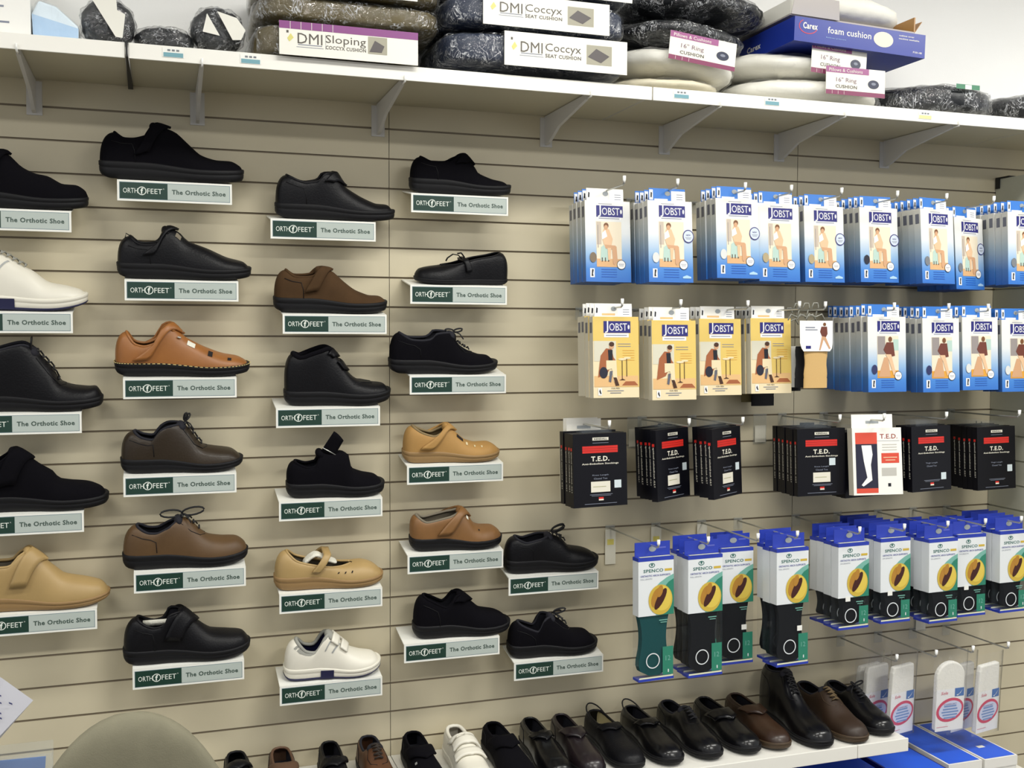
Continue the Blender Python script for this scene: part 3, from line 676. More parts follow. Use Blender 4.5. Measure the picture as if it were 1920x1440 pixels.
# ------------------------------------------------------------------ cartons on hooks
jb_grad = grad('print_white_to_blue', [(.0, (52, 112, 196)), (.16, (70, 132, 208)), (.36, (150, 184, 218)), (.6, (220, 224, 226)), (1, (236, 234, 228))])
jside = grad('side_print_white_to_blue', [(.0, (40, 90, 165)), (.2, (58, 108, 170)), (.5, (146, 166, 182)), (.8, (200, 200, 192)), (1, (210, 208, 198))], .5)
kk = lambda n, c, r=.4: mat(n, c, r)
jnavy = kk('ink_navy', (40, 40, 118)); jwhite = kk('ink_white', (240, 240, 238)); jgrey = kk('ink_grey', (128, 134, 150)); skin = kk('ink_skin', (206, 160, 122))
skin2 = kk('ink_skin_light', (226, 188, 150)); hair = kk('ink_hair', (120, 78, 46)); photo = kk('ink_photo_cream', (232, 220, 196)); aqua = kk('ink_aqua', (180, 206, 196))
floorp = kk('ink_floor', (216, 172, 124)); winp = kk('ink_window', (150, 142, 140)); jblack = kk('ink_black', (22, 24, 34)); jblue = kk('ink_blue', (56, 120, 204)); jdblue = kk('ink_deep_blue', (36, 96, 190))
yel = kk('ink_yellow', (226, 196, 108)); ycr = kk('ink_cream', (234, 218, 180)); ojac = kk('ink_rust', (164, 96, 58)); orange = kk('ink_orange', (222, 160, 60)); dkb = kk('ink_dark_brown', (70, 42, 26))
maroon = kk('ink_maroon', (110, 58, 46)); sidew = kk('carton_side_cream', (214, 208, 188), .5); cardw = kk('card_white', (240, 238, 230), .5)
def jobst_logo(mb, W, H, u0, u1, v0, v1, X, Z, y):
    mb.rect(X(u0), X(u1), Z(v0), Z(v1), y, jnavy)
    h = (Z(v1)-Z(v0)); w = X(u1)-X(u0)
    mb.text('OBST', X(u0)+w*.54, (Z(v0)+Z(v1))/2, w*.66, y-.0003, jwhite, h=h*.64)
    mb.text('J', X(u0)+w*.115, (Z(v0)+Z(v1))/2-h*.0, w*.12, y-.0003, jwhite, h=h*1.0)
    mb.disc(X(u1)-w*.07, (Z(v0)+Z(v1))/2, w*.035, h*.2, y-.0003, jwhite, 10)
    for k in (.24, .55, .74, .86): pass
def carton(kind, W, H, T, win=None, round_=True, oval=None):
    """returns root with carton + tab, origin at the box centre"""
    r = empty('carton')
    mb = MB(); X = lambda u: -W/2+W*u; Z = lambda v: -H/2+H*v; y = -T/2
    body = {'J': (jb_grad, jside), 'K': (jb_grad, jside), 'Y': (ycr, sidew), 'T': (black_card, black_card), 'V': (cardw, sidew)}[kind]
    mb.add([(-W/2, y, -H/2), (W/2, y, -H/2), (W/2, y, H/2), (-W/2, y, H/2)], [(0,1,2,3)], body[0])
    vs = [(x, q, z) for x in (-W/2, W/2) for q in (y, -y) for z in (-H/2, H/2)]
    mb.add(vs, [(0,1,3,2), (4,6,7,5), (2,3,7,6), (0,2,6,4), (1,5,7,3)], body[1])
    e = y-.0004
    def box_side(z0, z1, m_):          # mark on the left narrow side
        mb.add([(-W/2-.0004, -T*.28, Z(z0)), (-W/2-.0004, T*.28, Z(z0)), (-W/2-.0004, T*.28, Z(z1)), (-W/2-.0004, -T*.28, Z(z1))], [(0,3,2,1)], m_)
    if kind in 'JK':
        jobst_logo(mb, W, H, .25, .84, .80, .942, X, Z, e)
        mb.rect(X(.26), X(.80), Z(.765), Z(.80), e, jwhite); mb.rect(X(.30), X(.76), Z(.778), Z(.788), e-.0003, jgrey)
        mb.rect(X(.30), X(.6), Z(.96), Z(.966), e, jgrey)
        x0, x1, z0, z1 = .24, .80, .185, .745
        mb.rect(X(x0), X(x1), Z(z0), Z(z1), e, photo)
        mb.rect(X(x0), X(x1), Z(z0), Z(z0+.10), e-.0002, floorp if kind == 'J' else orange)
        g = e-.0005
        if kind == 'J':
            mb.rect(X(.25), X(.35), Z(.46), Z(.74), e-.0002, kk('ink_curtain', (196, 182, 166))); mb.rect(X(.27), X(.285), Z(.42), Z(.70), e-.0003, winp)
            mb.poly([(X(.32), Z(.26)), (X(.52), Z(.26)), (X(.54), Z(.42)), (X(.44), Z(.47)), (X(.34), Z(.43))], g, aqua)
            for q in (.35, .42, .49): mb.rect(X(q), X(q+.02), Z(.25), Z(.3), g-.0002, dkb)
            mb.disc(X(.46), Z(.695), W*.055, H*.036, g-.0003, hair, 12); mb.disc(X(.455), Z(.672), W*.042, H*.03, g-.0005, skin, 12)
            mb.poly([(X(.40), Z(.65)), (X(.52), Z(.65)), (X(.60), Z(.53)), (X(.56), Z(.42)), (X(.42), Z(.43)), (X(.36), Z(.56))], g-.0003, skin2)
            mb.poly([(X(.36), Z(.6)), (X(.44), Z(.64)), (X(.48), Z(.56)), (X(.36), Z(.52))], g-.0005, jwhite)
            mb.poly([(X(.42), Z(.46)), (X(.66), Z(.45)), (X(.68), Z(.40)), (X(.44), Z(.41))], g-.0005, skin)
            mb.poly([(X(.58), Z(.45)), (X(.68), Z(.44)), (X(.70), Z(.26)), (X(.63), Z(.21)), (X(.60), Z(.23))], g-.0006, skin)
            mb.poly([(X(.48), Z(.42)), (X(.56), Z(.42)), (X(.54), Z(.27)), (X(.49), Z(.27))], g-.0006, skin2)
        else:
            mb.rect(X(.25), X(.45), Z(.5), Z(.74), e-.0002, winp); mb.rect(X(.66), X(.8), Z(.55), Z(.7), e-.0002, aqua)
            mb.disc(X(.58), Z(.70), W*.05, H*.036, g-.0003, hair, 12)
            mb.poly([(X(.48), Z(.66)), (X(.66), Z(.66)), (X(.70), Z(.48)), (X(.52), Z(.46)), (X(.40), Z(.56))], g-.0003, maroon)
            mb.poly([(X(.26), Z(.2)), (X(.42), Z(.46)), (X(.52), Z(.46)), (X(.58), Z(.2))], g-.0003, skin)
            mb.poly([(X(.45), Z(.5)), (X(.6), Z(.5)), (X(.72), Z(.24)), (X(.66), Z(.22)), (X(.54), Z(.42))], g-.0005, skin2)
        if round_:
            mb.disc(X(.90), Z(.57), W*.125, H*.082, g-.0006, jnavy, 24); mb.disc(X(.90), Z(.57), W*.108, H*.070, g-.0008, kk('ink_pale_blue', (206, 216, 230)), 24)
            mb.text('NEW', X(.90), Z(.585), W*.10, g-.001, jnavy, bold=.02); mb.rect(X(.83), X(.97), Z(.55), Z(.556), g-.001, jgrey); mb.rect(X(.85), X(.95), Z(.535), Z(.541), g-.001, jgrey)
        mb.disc(X(.78), Z(.215), W*.098, H*.06, g-.0006, jblack, 20); mb.disc(X(.78), Z(.215), W*.088, H*.053, g-.0008, jwhite, 20)
        mb.rect(X(.72), X(.84), Z(.218), Z(.224), g-.001, jgrey); mb.rect(X(.73), X(.83), Z(.2), Z(.206), g-.001, jgrey)
        if oval: mb.disc(X(.16), Z(.3), W*.075, H*.063, g-.001, oval, 18); 
        mb.rect(X(.09), X(.19), Z(.055), Z(.165), e, jwhite); mb.poly([(X(.12), Z(.07)), (X(.16), Z(.07)), (X(.15), Z(.1)), (X(.17), Z(.15)), (X(.13), Z(.155))], g, jblack)
        for q in (.15, .12, .09, .06): mb.rect(X(.34), X(.68), Z(q), Z(q+.009), g, jdblue)
        if round_: mb.poly([(X(.76), Z(.05)), (X(.95), Z(.05)), (X(.95), Z(.07)), (X(.85), Z(.09)), (X(.76), Z(.07))], g, kk('ink_sky', (170, 206, 236)))
        box_side(.80, .93, kk('ink_slate', (96, 98, 110)))
        tabm = jblue
    elif kind == 'Y':
        mb.rect(X(0), X(1), Z(.70), Z(1), e, yel)
        mb.rect(X(.5), X(1), Z(.13), Z(.70), e, yel); mb.rect(X(0.02), X(.5), Z(.45), Z(.70), e-.0001, kk('ink_grey_cream', (214, 210, 190)))
        jobst_logo(mb, W, H, .23, .82, .80, .945, X, Z, e-.0004)
        mb.rect(X(.24), X(.78), Z(.745), Z(.795), e-.0004, jwhite); mb.rect(X(.28), X(.74), Z(.765), Z(.775), e-.0006, jgrey)
        g = e-.0006
        mb.rect(X(0.02), X(.98), Z(.135), Z(.27), e-.0002, kk('ink_pale_orange', (226, 184, 128)))
        mb.poly([(X(.62), Z(.15)), (X(.98), Z(.15)), (X(.9), Z(.2)), (X(.7), Z(.2))], g, ojac)
        for q in (.66, .63): mb.rect(X(.54), X(.82), Z(q), Z(q+.007), g, jgrey)
        for q in (.58, .55, .52, .49, .46): mb.rect(X(.64), X(.90), Z(q), Z(q+.005), g, orange)
        mb.poly([(X(.10), Z(.25)), (X(.16), Z(.52)), (X(.28), Z(.61)), (X(.40), Z(.60)), (X(.44), Z(.50)), (X(.50), Z(.45)), (X(.40), Z(.40)), (X(.30), Z(.30))], g, ojac)
        mb.poly([(X(.32), Z(.59)), (X(.42), Z(.59)), (X(.42), Z(.46)), (X(.33), Z(.46))], g-.0003, jblack)
        mb.disc(X(.40), Z(.64), W*.055, H*.042, g-.0003, skin, 12); mb.disc(X(.40), Z(.66), W*.058, H*.03, g-.0005, dkb, 12)
        mb.poly([(X(.28), Z(.46)), (X(.50), Z(.46)), (X(.52), Z(.2)), (X(.44), Z(.2)), (X(.40), Z(.36)), (X(.28), Z(.34))], g-.0003, ycr)
        mb.poly([(X(.43), Z(.25)), (X(.5), Z(.25)), (X(.56), Z(.15)), (X(.48), Z(.145))], g-.0005, dkb)
        mb.poly([(X(.36), Z(.33)), (X(.42), Z(.33)), (X(.38), Z(.19)), (X(.33), Z(.2))], g-.0005, kk('ink_slate', (96, 98, 110)))
        mb.rect(X(.62), X(.635), Z(.22), Z(.46), g-.0003, dkb); mb.rect(X(.72), X(.735), Z(.26), Z(.48), g-.0003, dkb)
        mb.poly([(X(.56), Z(.215)), (X(.70), Z(.215)), (X(.635), Z(.235))], g-.0004, dkb)
        mb.disc(X(.63), Z(.475), W*.09, H*.014, g-.0003, ycr, 12); mb.disc(X(.74), Z(.49), W*.08, H*.012, g-.0003, ycr, 12)
        if oval: mb.disc(X(.22), Z(.31), W*.09, H*.07, g-.0008, oval, 18)
        mb.rect(X(.1), X(.18), Z(.03), Z(.12), g, jwhite); mb.poly([(X(.12), Z(.08)), (X(.14), Z(.11)), (X(.17), Z(.05)), (X(.15), Z(.045))], g-.0003, jblack)
        mb.text('FOR MEN', X(.48), Z(.115), W*.18, g, dkb)
        mb.rect(X(.3), X(.66), Z(.082), Z(.09), g, jgrey); mb.rect(X(.36), X(.6), Z(.055), Z(.064), g, jgrey)
        box_side(.80, .93, kk('ink_slate', (96, 98, 110)))
        tabm = cardw
    elif kind == 'T':
        mb.rect(X(.36), X(.66), Z(.905), Z(.945), e, kk('ink_offwhite', (226, 222, 206))); mb.text('KENDALL', X(.51), Z(.925), W*.24, e-.0003, jblack, h=H*.022, bold=.03)
        mb.rect(X(.36), X(.66), Z(.868), Z(.874), e, jgrey)
        redm = kk('ink_red', (206, 42, 34)); redd = kk('ink_dark_red', (150, 26, 24))
        mb.rect(X(.17), X(.83), Z(.735), Z(.83), e, redm)
        for q in (.765, .795): mb.rect(X(.17), X(.83), Z(q), Z(q+.005), e-.0002, redd)
        wt = kk('ink_offwhite', (226, 222, 206))
        mb.text('T.E.D.', X(.50), Z(.655), W*.34, e, wt, h=H*.068, bold=.03)
        mb.text('Anti-Embolism Stockings', X(.5), Z(.585), W*.68, e, wt, h=H*.030, bold=.02)
        mb.text('Knee Length' if win else 'Thigh Length', X(.5), Z(.43), W*.30, e, jgrey, h=H*.024, bold=.01); mb.text('Closed Toe', X(.5), Z(.385), W*.25, e, jgrey, h=H*.024, bold=.01)
        if win:
            mb.rect(X(.32), X(.68), Z(.20), Z(.345), e, wt); mb.rect(X(.36), X(.6), Z(.27), Z(.278), e-.0003, kk('ink_olive', (170, 170, 130)))
        mb.rect(X(.30), X(.72), Z(.165), Z(.171), e, jgrey); mb.rect(X(.33), X(.69), Z(.148), Z(.153), e, jgrey)
        mb.rect(X(.46), X(.55), Z(.095), Z(.13), e, redm); mb.rect(X(.46), X(.55), Z(.085), Z(.105), e-.0003, wt)
        mb.rect(X(.2), X(.8), Z(.04), Z(.046), e, jgrey)
        zz = H*.31
        vs, fs, tw, th = textmesh('T.E.D. Anti-Embolism Stockings', .02, 0); k_ = H*.56/tw; kz_ = T*.3/th
        mb.add([(-W/2-.0004, -q[1]*kz_+T*.15, -H*.30+q[0]*k_) for q in vs], fs, wt)
        mb.add([(-W/2-.0004, a*T*.2, H*.29+b*H*.02) for a, b in ((-1, -1), (1, -1), (1, 1), (-1, 1))], [(0, 3, 2, 1)], redm)
        tabm = None
    elif kind == 'V':
        redm = kk('ink_coral', (214, 78, 58)); wt = cardw
        mb.rect(X(.06), X(.50), Z(.76), Z(.93), e, redm); mb.rect(X(.06), X(.50), Z(.10), Z(.76), e, jblack if False else kk('ink_navy_black', (34, 34, 56))); mb.rect(X(.06), X(.50), Z(.03), Z(.10), e, redm)
        mb.poly([(X(.18), Z(.74)), (X(.38), Z(.74)), (X(.40), Z(.6)), (X(.36), Z(.45)), (X(.38), Z(.22)), (X(.2), Z(.13)), (X(.16), Z(.15)), (X(.28), Z(.26)), (X(.22), Z(.5))], e-.0003, jwhite)
        mb.text('T.E.D.', X(.74), Z(.87), W*.36, e, kk('ink_brick', (150, 60, 48)), h=H*.07, bold=.01); mb.rect(X(.5), X(.96), Z(.80), Z(.805), e, jgrey)
        for q in (.74, .70, .66): mb.rect(X(.6), X(.9), Z(q), Z(q+.012), e, kk('ink_light_grey', (190, 188, 180)))
        mb.rect(X(.58), X(.94), Z(.47), Z(.62), e, redm); mb.rect(X(.62), X(.9), Z(.55), Z(.56), e-.0003, ycr); mb.rect(X(.66), X(.86), Z(.51), Z(.52), e-.0003, ycr)
        mb.rect(X(.58), X(.88), Z(.28), Z(.40), e, kk('ink_light_grey', (190, 188, 180))); mb.rect(X(.7), X(.76), Z(.12), Z(.17), e, jblack)
        tabm = cardw
    mb.build('box', r)
    mb = MB(); th = .034; yb = -y-.003 if kind in 'TV' else .0
    if kind in 'JKY':
        a, b = -W*.42, W*.40; z0 = H/2; z1 = H/2+th
        mb.box(a, b, yb, yb+.0015, z0, z1, tabm)
        f = yb-.0004
        mb.rect(a+.001, a+W*.09, z0+.004, z1-.004, f, jwhite); mb.poly([(a+.004, z0+.01), (a+.008, z0+.01), (a+.009, z0+.022), (a+.005, z0+.024)], f-.0003, jblack)
        mb.rect(b-W*.32, b, z0+.0, z1-.006, f, jwhite)
        for q in (.006, .012, .018): mb.rect(b-W*.2, b-W*.06, z0+q, z0+q+.0015, f-.0003, jgrey)
        mb.disc(0, z0+.021, .008, .006, f-.0002, kk('ink_hole_grey', (150, 156, 160)), 14)
        if kind == 'Y': mb.rect(a+W*.16, a+W*.45, z0+.004, z0+.009, f, kk('ink_pale_orange', (226, 184, 128)))
        else: mb.rect(a+W*.12, a+W*.42, z0+.001, z0+.007, f, jwhite)
    elif kind == 'T': mb.box(-W*.28, W*.28, yb, yb+.0006, H/2, H/2+.016, wrapclr)
    else:
        mb.box(-W*.42, W*.42, yb, yb+.001, H/2, H/2+.038, tabm); mb.rect(-.02, .02, H/2+.012, H/2+.020, yb-.0004, kk('ink_hole_grey', (150, 156, 160)))
    mb.build('hang_tab', r)
    return r
black_card = mat('black_card_gloss', (12, 12, 19), .35, spec=.25)
def make_pack(H, insole, full):
    """insole pack: clear case with printed card"""
    r = empty('insole_pack'); W, T = .103, .030; X = lambda u: -W/2+W*u; Z = lambda v: H/2-v; y = -T/2; e = y-.0004
    wh = kk('pack_white', (226, 230, 232)); bl = kk('pack_blue', (42, 62, 170)); gr = kk('pack_green', (46, 128, 104)); tl = kk('pack_teal_text', (48, 104, 96)); gold = kk('pack_gold', (206, 176, 70)); go2 = kk('pack_gold_light', (222, 196, 84))
    gl = kk('pack_green_light', (120, 178, 164))
    hc = .150
    mb = MB()
    mb.box(-W/2, W/2, y, -y, Z(hc), Z(.009), wh); mb.box(-W/2-.0003, W/2+.0003, y-.0003, -y+.0003, Z(.009), H/2, bl)
    mb.add([(-W*.42, y*.7, H/2+.0004), (W*.45, y*.7, H/2+.0004), (W*.45, 0, H/2+.0004), (-W*.42, 0, H/2+.0004)], [(0,1,2,3)], kk('pack_top_pale', (222, 224, 190)))
    # green sweep
    P = [(X(1), Z(.05))]+[(X(1-.02-.8*(k/8)**.7), Z(.052+.06*(k/8)**1.6+.0)) for k in range(9)]+[(X(.2), Z(hc)), (X(1), Z(hc))]
    mb.poly([(X(1), Z(.046)), (X(.8), Z(.054)), (X(.6), Z(.066)), (X(.45), Z(.080)), (X(.33), Z(.100)), (X(.5), Z(hc)), (X(1), Z(hc))], e, gl)
    mb.poly([(X(1), Z(.058)), (X(.85), Z(.066)), (X(.7), Z(.082)), (X(.62), Z(.11)), (X(.6), Z(hc)), (X(1), Z(hc))], e-.0002, gr)
    mb.text('SPENCO', X(.42), Z(.034), W*.56, e, tl, h=.0085, bold=.02); mb.rect(X(.74), X(.95), Z(.037), Z(.031), e, gold)
    mb.ring(X(.38), Z(.020), .009, .006, .002, e, tl, 12); mb.disc(X(.38), Z(.019), .003, .003, e, tl, 8)
    mb.text('ORTHOTIC ARCH SUPPORTS', X(.48), Z(.0465), W*.84, e-.0004, kk('pack_violet', (92, 98, 160)), h=.0048, bold=.02); mb.text('FULL LENGTH' if full else '3/4 LENGTH', X(.22), Z(.0545), W*.32, e-.0004, jgrey, h=.0034)
    mb.disc(X(.62), Z(.110), W*.34, .039, e-.0006, gold, 28, .0); mb.disc(X(.66), Z(.107), W*.27, .032, e-.0008, go2, 24, 0)
    mb.disc(X(.50), Z(.104), W*.13, .026, e-.0010, kk('pack_amber', (178, 128, 50)), 16, -.35); mb.disc(X(.62), Z(.108), W*.10, .031, e-.0012, kk('pack_maroon', (66, 30, 26)), 16, -.55)
    mb.disc(X(.60), Z(.088), W*.08, .016, e-.0014, kk('pack_amber', (178, 128, 50)), 12, -.3)
    mb.rect(X(.58), X(.82), Z(.162), Z(.1645), e-.0004, gl); mb.rect(X(.62), X(.8), Z(.168), Z(.170), e-.0004, gl)
    mb.build('card', r)
    mb = MB(); N = 24; hi = Z(hc)+.004; lo = -H/2+.012; pts = []
    for k in range(13):
        f = k/12; z = hi-(hi-lo)*f; w = (.47-.09*math.sin(math.pi*min(1, f*1.3)) if full else .40-.1*math.sin(math.pi*f)) - (.3*(max(0, f-.86)/.14)**2)
        pts.append((W*(w), z))
    P = [(a*.9-.004, z) for a, z in pts]+[(-a*1.0+(.0 if True else 0), z) for a, z in reversed(pts)]
    n = len(P); mb.add([(p[0], -.011, p[1]) for p in P]+[(p[0], .008, p[1]) for p in P], [tuple(range(n)), tuple(range(2*n-1, n-1, -1))]+[(k, k+n, (k+1) % n+n, (k+1) % n) for k in range(n)], insole)
    mb.build('insole', r)
    mb = MB(); zc = -H/2+.052 if full else -H/2+.038
    mb.ring(-W*.10, zc, .020, .020, .0026, e-.0012, wh, 26)
    mb.build('size_ring', r); mb = MB()
    mb.rect(X(.68), X(.98), -H/2+.012, -H/2+(.085 if full else .062), e-.0004, gr)
    mb.text('1', X(.84), -H/2+.022, .003, e-.001, wh, h=.008)
    mb.text('12', X(.83), -H/2+.055 if full else -H/2+.042, .014, e-.001, gl)
    mb.build('size_print', r); mb = MB()
    mb.rect(X(.02), X(.98), -H/2+.0065, -H/2+.0105, e+.0001, kk('pack_top_pale', (222, 224, 190)))
    mb.box(-W/2, W/2, y-.0003, -y, -H/2, -H/2+.0065, bl)
    mb.build('printed_base', r)
    mb = MB(); mb.box(-W/2, W/2, y, -y, -H/2+.0066, Z(hc)-.0004, wrapclr); mb.build('clear_case', r)
    mb = MB(); z0 = H/2+.0005; z1 = z0+.036
    mb.box(-W*.5, W*.5, .004, .0055, z0, z1, bl); mb.disc(0, z0+.018, .011, .0075, .0036, kk('ink_hole_grey', (150, 156, 160)), 16); mb.rect(W*.16, W*.38, z0+.018, z0+.022, .0036, kk('pack_faint', (90, 100, 190)))
    mb.build('hang_tab', r)
    return r
NUM = ['frontmost']+[q+' from front' for q in ('second', 'third', 'fourth', 'fifth', 'sixth', 'seventh', 'eighth')]
HN = ['first', 'second', 'third', 'fourth', 'fifth', 'sixth', 'seventh', 'eighth', 'ninth', 'tenth']
hook0 = {}
def make_hook(ln, pl):
    r = empty('peg_hook')
    mb = MB(); mb.box(-.014, .014, -.004, -.0006, -.030, .006, acryl); mb.box(-.012, .012, -.0025, .004, .0002, .0022, acryl); mb.build('back_plate', r)
    mb = MB(); mb.tube([(0, -.003, -.004), (0, -ln*.5, -.002), (0, -ln+.006, 0), (0, -ln, .004)], .0024, wire, 8); mb.build('rod', r)
    mb = MB(); mb.tube([(0, -ln, .002), (0, -ln-.001, .010), (0, -ln-.001, .021)], .0042, tipm, 8, rr=[.003, .0042, .0044]); mb.build('tip', r)
    if pl:
        mb = MB(); mb.box(-.016, .016, -.0055, -.0045, -.105, -.006, cardg); mb.rect(-.010, .010, -.05, -.034, -.0058, kk('tag_yellow', (226, 212, 110))); mb.build('label_holder', r)
    return r
cardg = mat('label_card', (226, 222, 204), .5)
def hook(x, row, ln, label, pl=False, proto={}):
    key = (ln, pl)
    z = ZT-UN*row
    if key not in proto: proto[key] = make_hook(ln, pl); o = proto[key]
    else: o = copy_tree(proto[key])
    o.location = (x, 0, z); tag(o, label, 'hook', 'wire display hooks on the slatwall'); return o
def stack(root, name, x, df, ztop, H, T, n, yaw, tilt, what, cat, where, used=None, gap=.003, group=''):
    step = (T+gap)/math.cos(yaw)/math.cos(tilt)
    for i in range(n):
        o = root if (i == 0 and not used) else copy_tree(root)
        jx = 0 if i == 0 else random.uniform(-.0025, .0025); jr = 0 if i == 0 else random.uniform(-.0, .0)
        yc = -df+T/2+i*step
        o.name = name; o.location = (x+jx, yc+.5*H*math.sin(tilt), ztop-H/2+(0 if i == 0 else random.uniform(-.002, .002)))
        o.rotation_euler = (-tilt, 0, yaw+jr)
        tag(o, f'{what}, {NUM[i]}, {where}' if n > 1 else f'{what} on {where}', cat, group)
ov = dict(b=kk('oval_brown', (122, 106, 84)), d=kk('oval_dark', (34, 36, 52)), s=kk('oval_sand', (176, 160, 124)), g=kk('oval_grey', (120, 124, 130)), w=kk('oval_white', (214, 216, 214)), n=kk('oval_navy', (44, 50, 96)))
# top row: x from the front faces
def cx(l, r_, d): return (at(l, 450, d).x+at(r_, 450, d).x)/2
JW, JH, JT = .126, .209, .0235
jobs = [(1098, 1186, .20, 4, 'b', False, 0, 376), (1219, 1300, .26, 4, 'w', True, 0, 376), (1349, 1422, .26, 4, 'w', True, 0, 372), (1426, 1501, .24, 4, 's', False, 0, 381), (1510, 1587, .22, 4, 's', True, 0, 386),
        (1615, 1688, .22, 5, 'd', True, 0, 389), (1733, 1789, .26, 6, 'g', False, .13, 392), (1795, 1846, .20, 6, 'g', True, .2, 408)]
for i, (l, r_, d, n, o_, rd, yw, top) in enumerate(jobs):
    x = cx(l, r_, d); zt_ = at((l+r_)/2, top, d).z
    p = carton('J', JW, JH, JT, round_=rd, oval=ov[o_])
    stack(p, 'stocking_box', x, d, zt_, JH, JT, n, yw, .07, 'white to blue stocking box', 'box', f'{HN[i]} hook of the top row', group='stocking boxes on the top row of hooks')
    if i == 0:
        for o in [q for q in COL.objects if q.parent is not None and q.parent.get('label', '').startswith('white to blue stocking box, frontmost') and q.name.startswith('hang_tab')]:
            o.data = o.data.copy()
            for k, m_ in enumerate(o.data.materials):
                if m_ == jblue: o.data.materials[k] = cardw
    hook(x+.004, 2, .28, f'wire hook with white tip in the top row, {HN[i]} from the left')
x = 1.825; p = carton('J', JW, JH, JT, round_=False, oval=ov['g'])
x = at(1893, 450, .27).x+JW/2
stack(p, 'stocking_box', x, .27, at(1893, 396, .27).z, JH, JT, 7, 0, .05, 'white to blue stocking box', 'box', 'ninth hook of the top row', group='stocking boxes on the top row of hooks')
hook(x, 2, .30, 'wire hook in the top row at the right edge, ninth from the left')
# second row
for i, (l, r_, d, n, o_, top) in enumerate([(1113, 1200, .26, 4, 'd', 594), (1224, 1307, .26, 4, None, 601), (1315, 1390, .2, 4, 'd', 598), (1408, 1487, .2, 4, 'd', 597)]):
    x = (at(l, 660, d).x+at(r_, 660, d).x)/2; p = carton('Y', JW, .205, JT, oval=ov.get(o_))
    stack(p, 'stocking_box', x, d, at((l+r_)/2, top, d).z, .205, JT, n, 0, .05, 'yellow and cream stocking box', 'box', f'{HN[i]} hook of the second row', group='yellow stocking boxes on the second row of hooks')
    hook(x+(.004 if i < 2 else .03), 6, .28, f'wire hook with white tip in the second row, {HN[i]} from the left')
for i, (l, r_, d, n, o_, top, yw) in enumerate([(1630, 1701, .26, 8, 'n', 594, .0), (1733, 1801, .26, 7, 'n', 597, .0), (1809, 1872, .26, 6, 'w', 595, 0), (1877, 1942, .26, 6, 'w', 600, 0)]):
    x = (at(l, 660, d).x+at(r_, 660, d).x)/2
    if i == 3: x += .008
    p = carton('K', JW, JH, JT, round_=False, oval=ov.get(o_))
    stack(p, 'stocking_box', x, d, at((l+r_)/2, top, d).z, JH, JT, n, yw, .05, 'blue stocking box with brown photo', 'box', f'{HN[i+5]} hook of the second row', group='blue stocking boxes on the second row of hooks')
    hook(x, 6, .28, f'wire hook with white tip in the second row, {HN[i+5]} from the left')
# sample socks on hanger
def sock_sample(x, y, sockm, label, front=True, drop=0):
    r = empty('sock_sample', (x, y, ZT-UN*6-drop)); tag(r, label, 'sock', 'sample socks on the second row of hooks')
    hc = mat('hanger_clear_grey', (150, 150, 140), .25)
    mb = MB(); mb.tube([(-.012, 0, .004), (-.006, 0, .018), (.006, 0, .018), (.010, 0, .006), (.004, 0, -.004), (0, 0, -.02)], .0018, hc)
    mb.tube([(-.03, 0, -.028), (-.02, 0, -.012), (0, 0, -.02), (.02, 0, -.012), (.03, 0, -.028)], .002, hc); mb.build('hanger', r)
    W = .052
    if front:
        mb = MB(); P = [(-W, -.030), (W, -.030), (W*1.02, -.09), (W*.98, -.105), (W*.86, -.113), (-W*.74, -.113), (-W*.86, -.105), (-W*.96, -.09)]
        n = len(P); mb.add([(p[0], -.005, p[1]) for p in P]+[(p[0], -.004, p[1]) for p in P], [tuple(range(n)), tuple(range(2*n-1, n-1, -1))]+[(k, k+n, (k+1) % n+n, (k+1) % n) for k in range(n)], kk('card_bright', (244, 244, 242)))
        mb.rect(-.034, -.004, -.050, -.047, -.0054, jgrey); mb.rect(-.034, .004, -.056, -.0535, -.0054, jgrey); mb.rect(-.032, -.016, -.106, -.098, -.0054, jnavy)
        mb.disc(.026, -.040, .005, .005, -.0054, hair, 10); mb.poly([(.016, -.046), (.034, -.046), (.036, -.066), (.03, -.076), (.018, -.072), (.012, -.060)], -.0054, maroon)
        mb.poly([(.018, -.072), (.03, -.074), (.046, -.105), (.042, -.107), (.024, -.08), (.014, -.11), (.010, -.11)], -.0056, skin)
        mb.build('header_card', r)
    mb = MB(); rows = []
    for k in range(9):
        z = -.1-.0125*k; w = .036+.0015*math.sin(k*1.3)
        rows.append([(w*math.cos(a)+.006, .004+.0055*math.sin(a), z) for a in (2*math.pi*j/20 for j in range(20))])
    mb.grid(rows, sockm, closed=True); mb.add(rows[-1], [tuple(range(20))], sockm)
    mb.build('sock', r)
    mb = MB(); rows = [[(.0375*math.cos(a)+.006, .004+.007*math.sin(a), z) for a in (2*math.pi*j/20 for j in range(20))] for z in (-.187, -.189, -.212, -.213)]
    mb.grid(rows, sockm, closed=True); mb.add(rows[-1], [tuple(range(20))], sockm); mb.build('sock_cuff', r)
sx = at(1526, 640, .24).x
beige = mat('beige_knit', (206, 170, 112), .9, bump=(500, .4, .001)); blk = mat('black_knit', (16, 16, 20), .9, bump=(500, .4, .001)); wtk = mat('white_knit', (220, 218, 210), .9)
sock_sample(sx, -.245, beige, 'beige sample sock under a white card, frontmost of the samples')
sock_sample(sx-.008, -.215, blk, 'black sample sock right behind the beige one', False)
sock_sample(sx-.02, -.19, wtk, 'white sample sock behind the black one', False)
sock_sample(sx-.03, -.165, blk, 'black sample sock behind the white one, hanging lower', False, drop=.012)
sock_sample(sx-.05, -.062, blk, 'black sample sock nearer the wall under the yellow boxes', False, drop=.06)
sock_sample(sx-.07, -.04, mat('olive_knit', (110, 100, 64), .9), 'olive and black sample sock nearest the wall', False, drop=.05)
hook(sx+.006, 6, .28, 'wire hook with white tip carrying the sample socks')
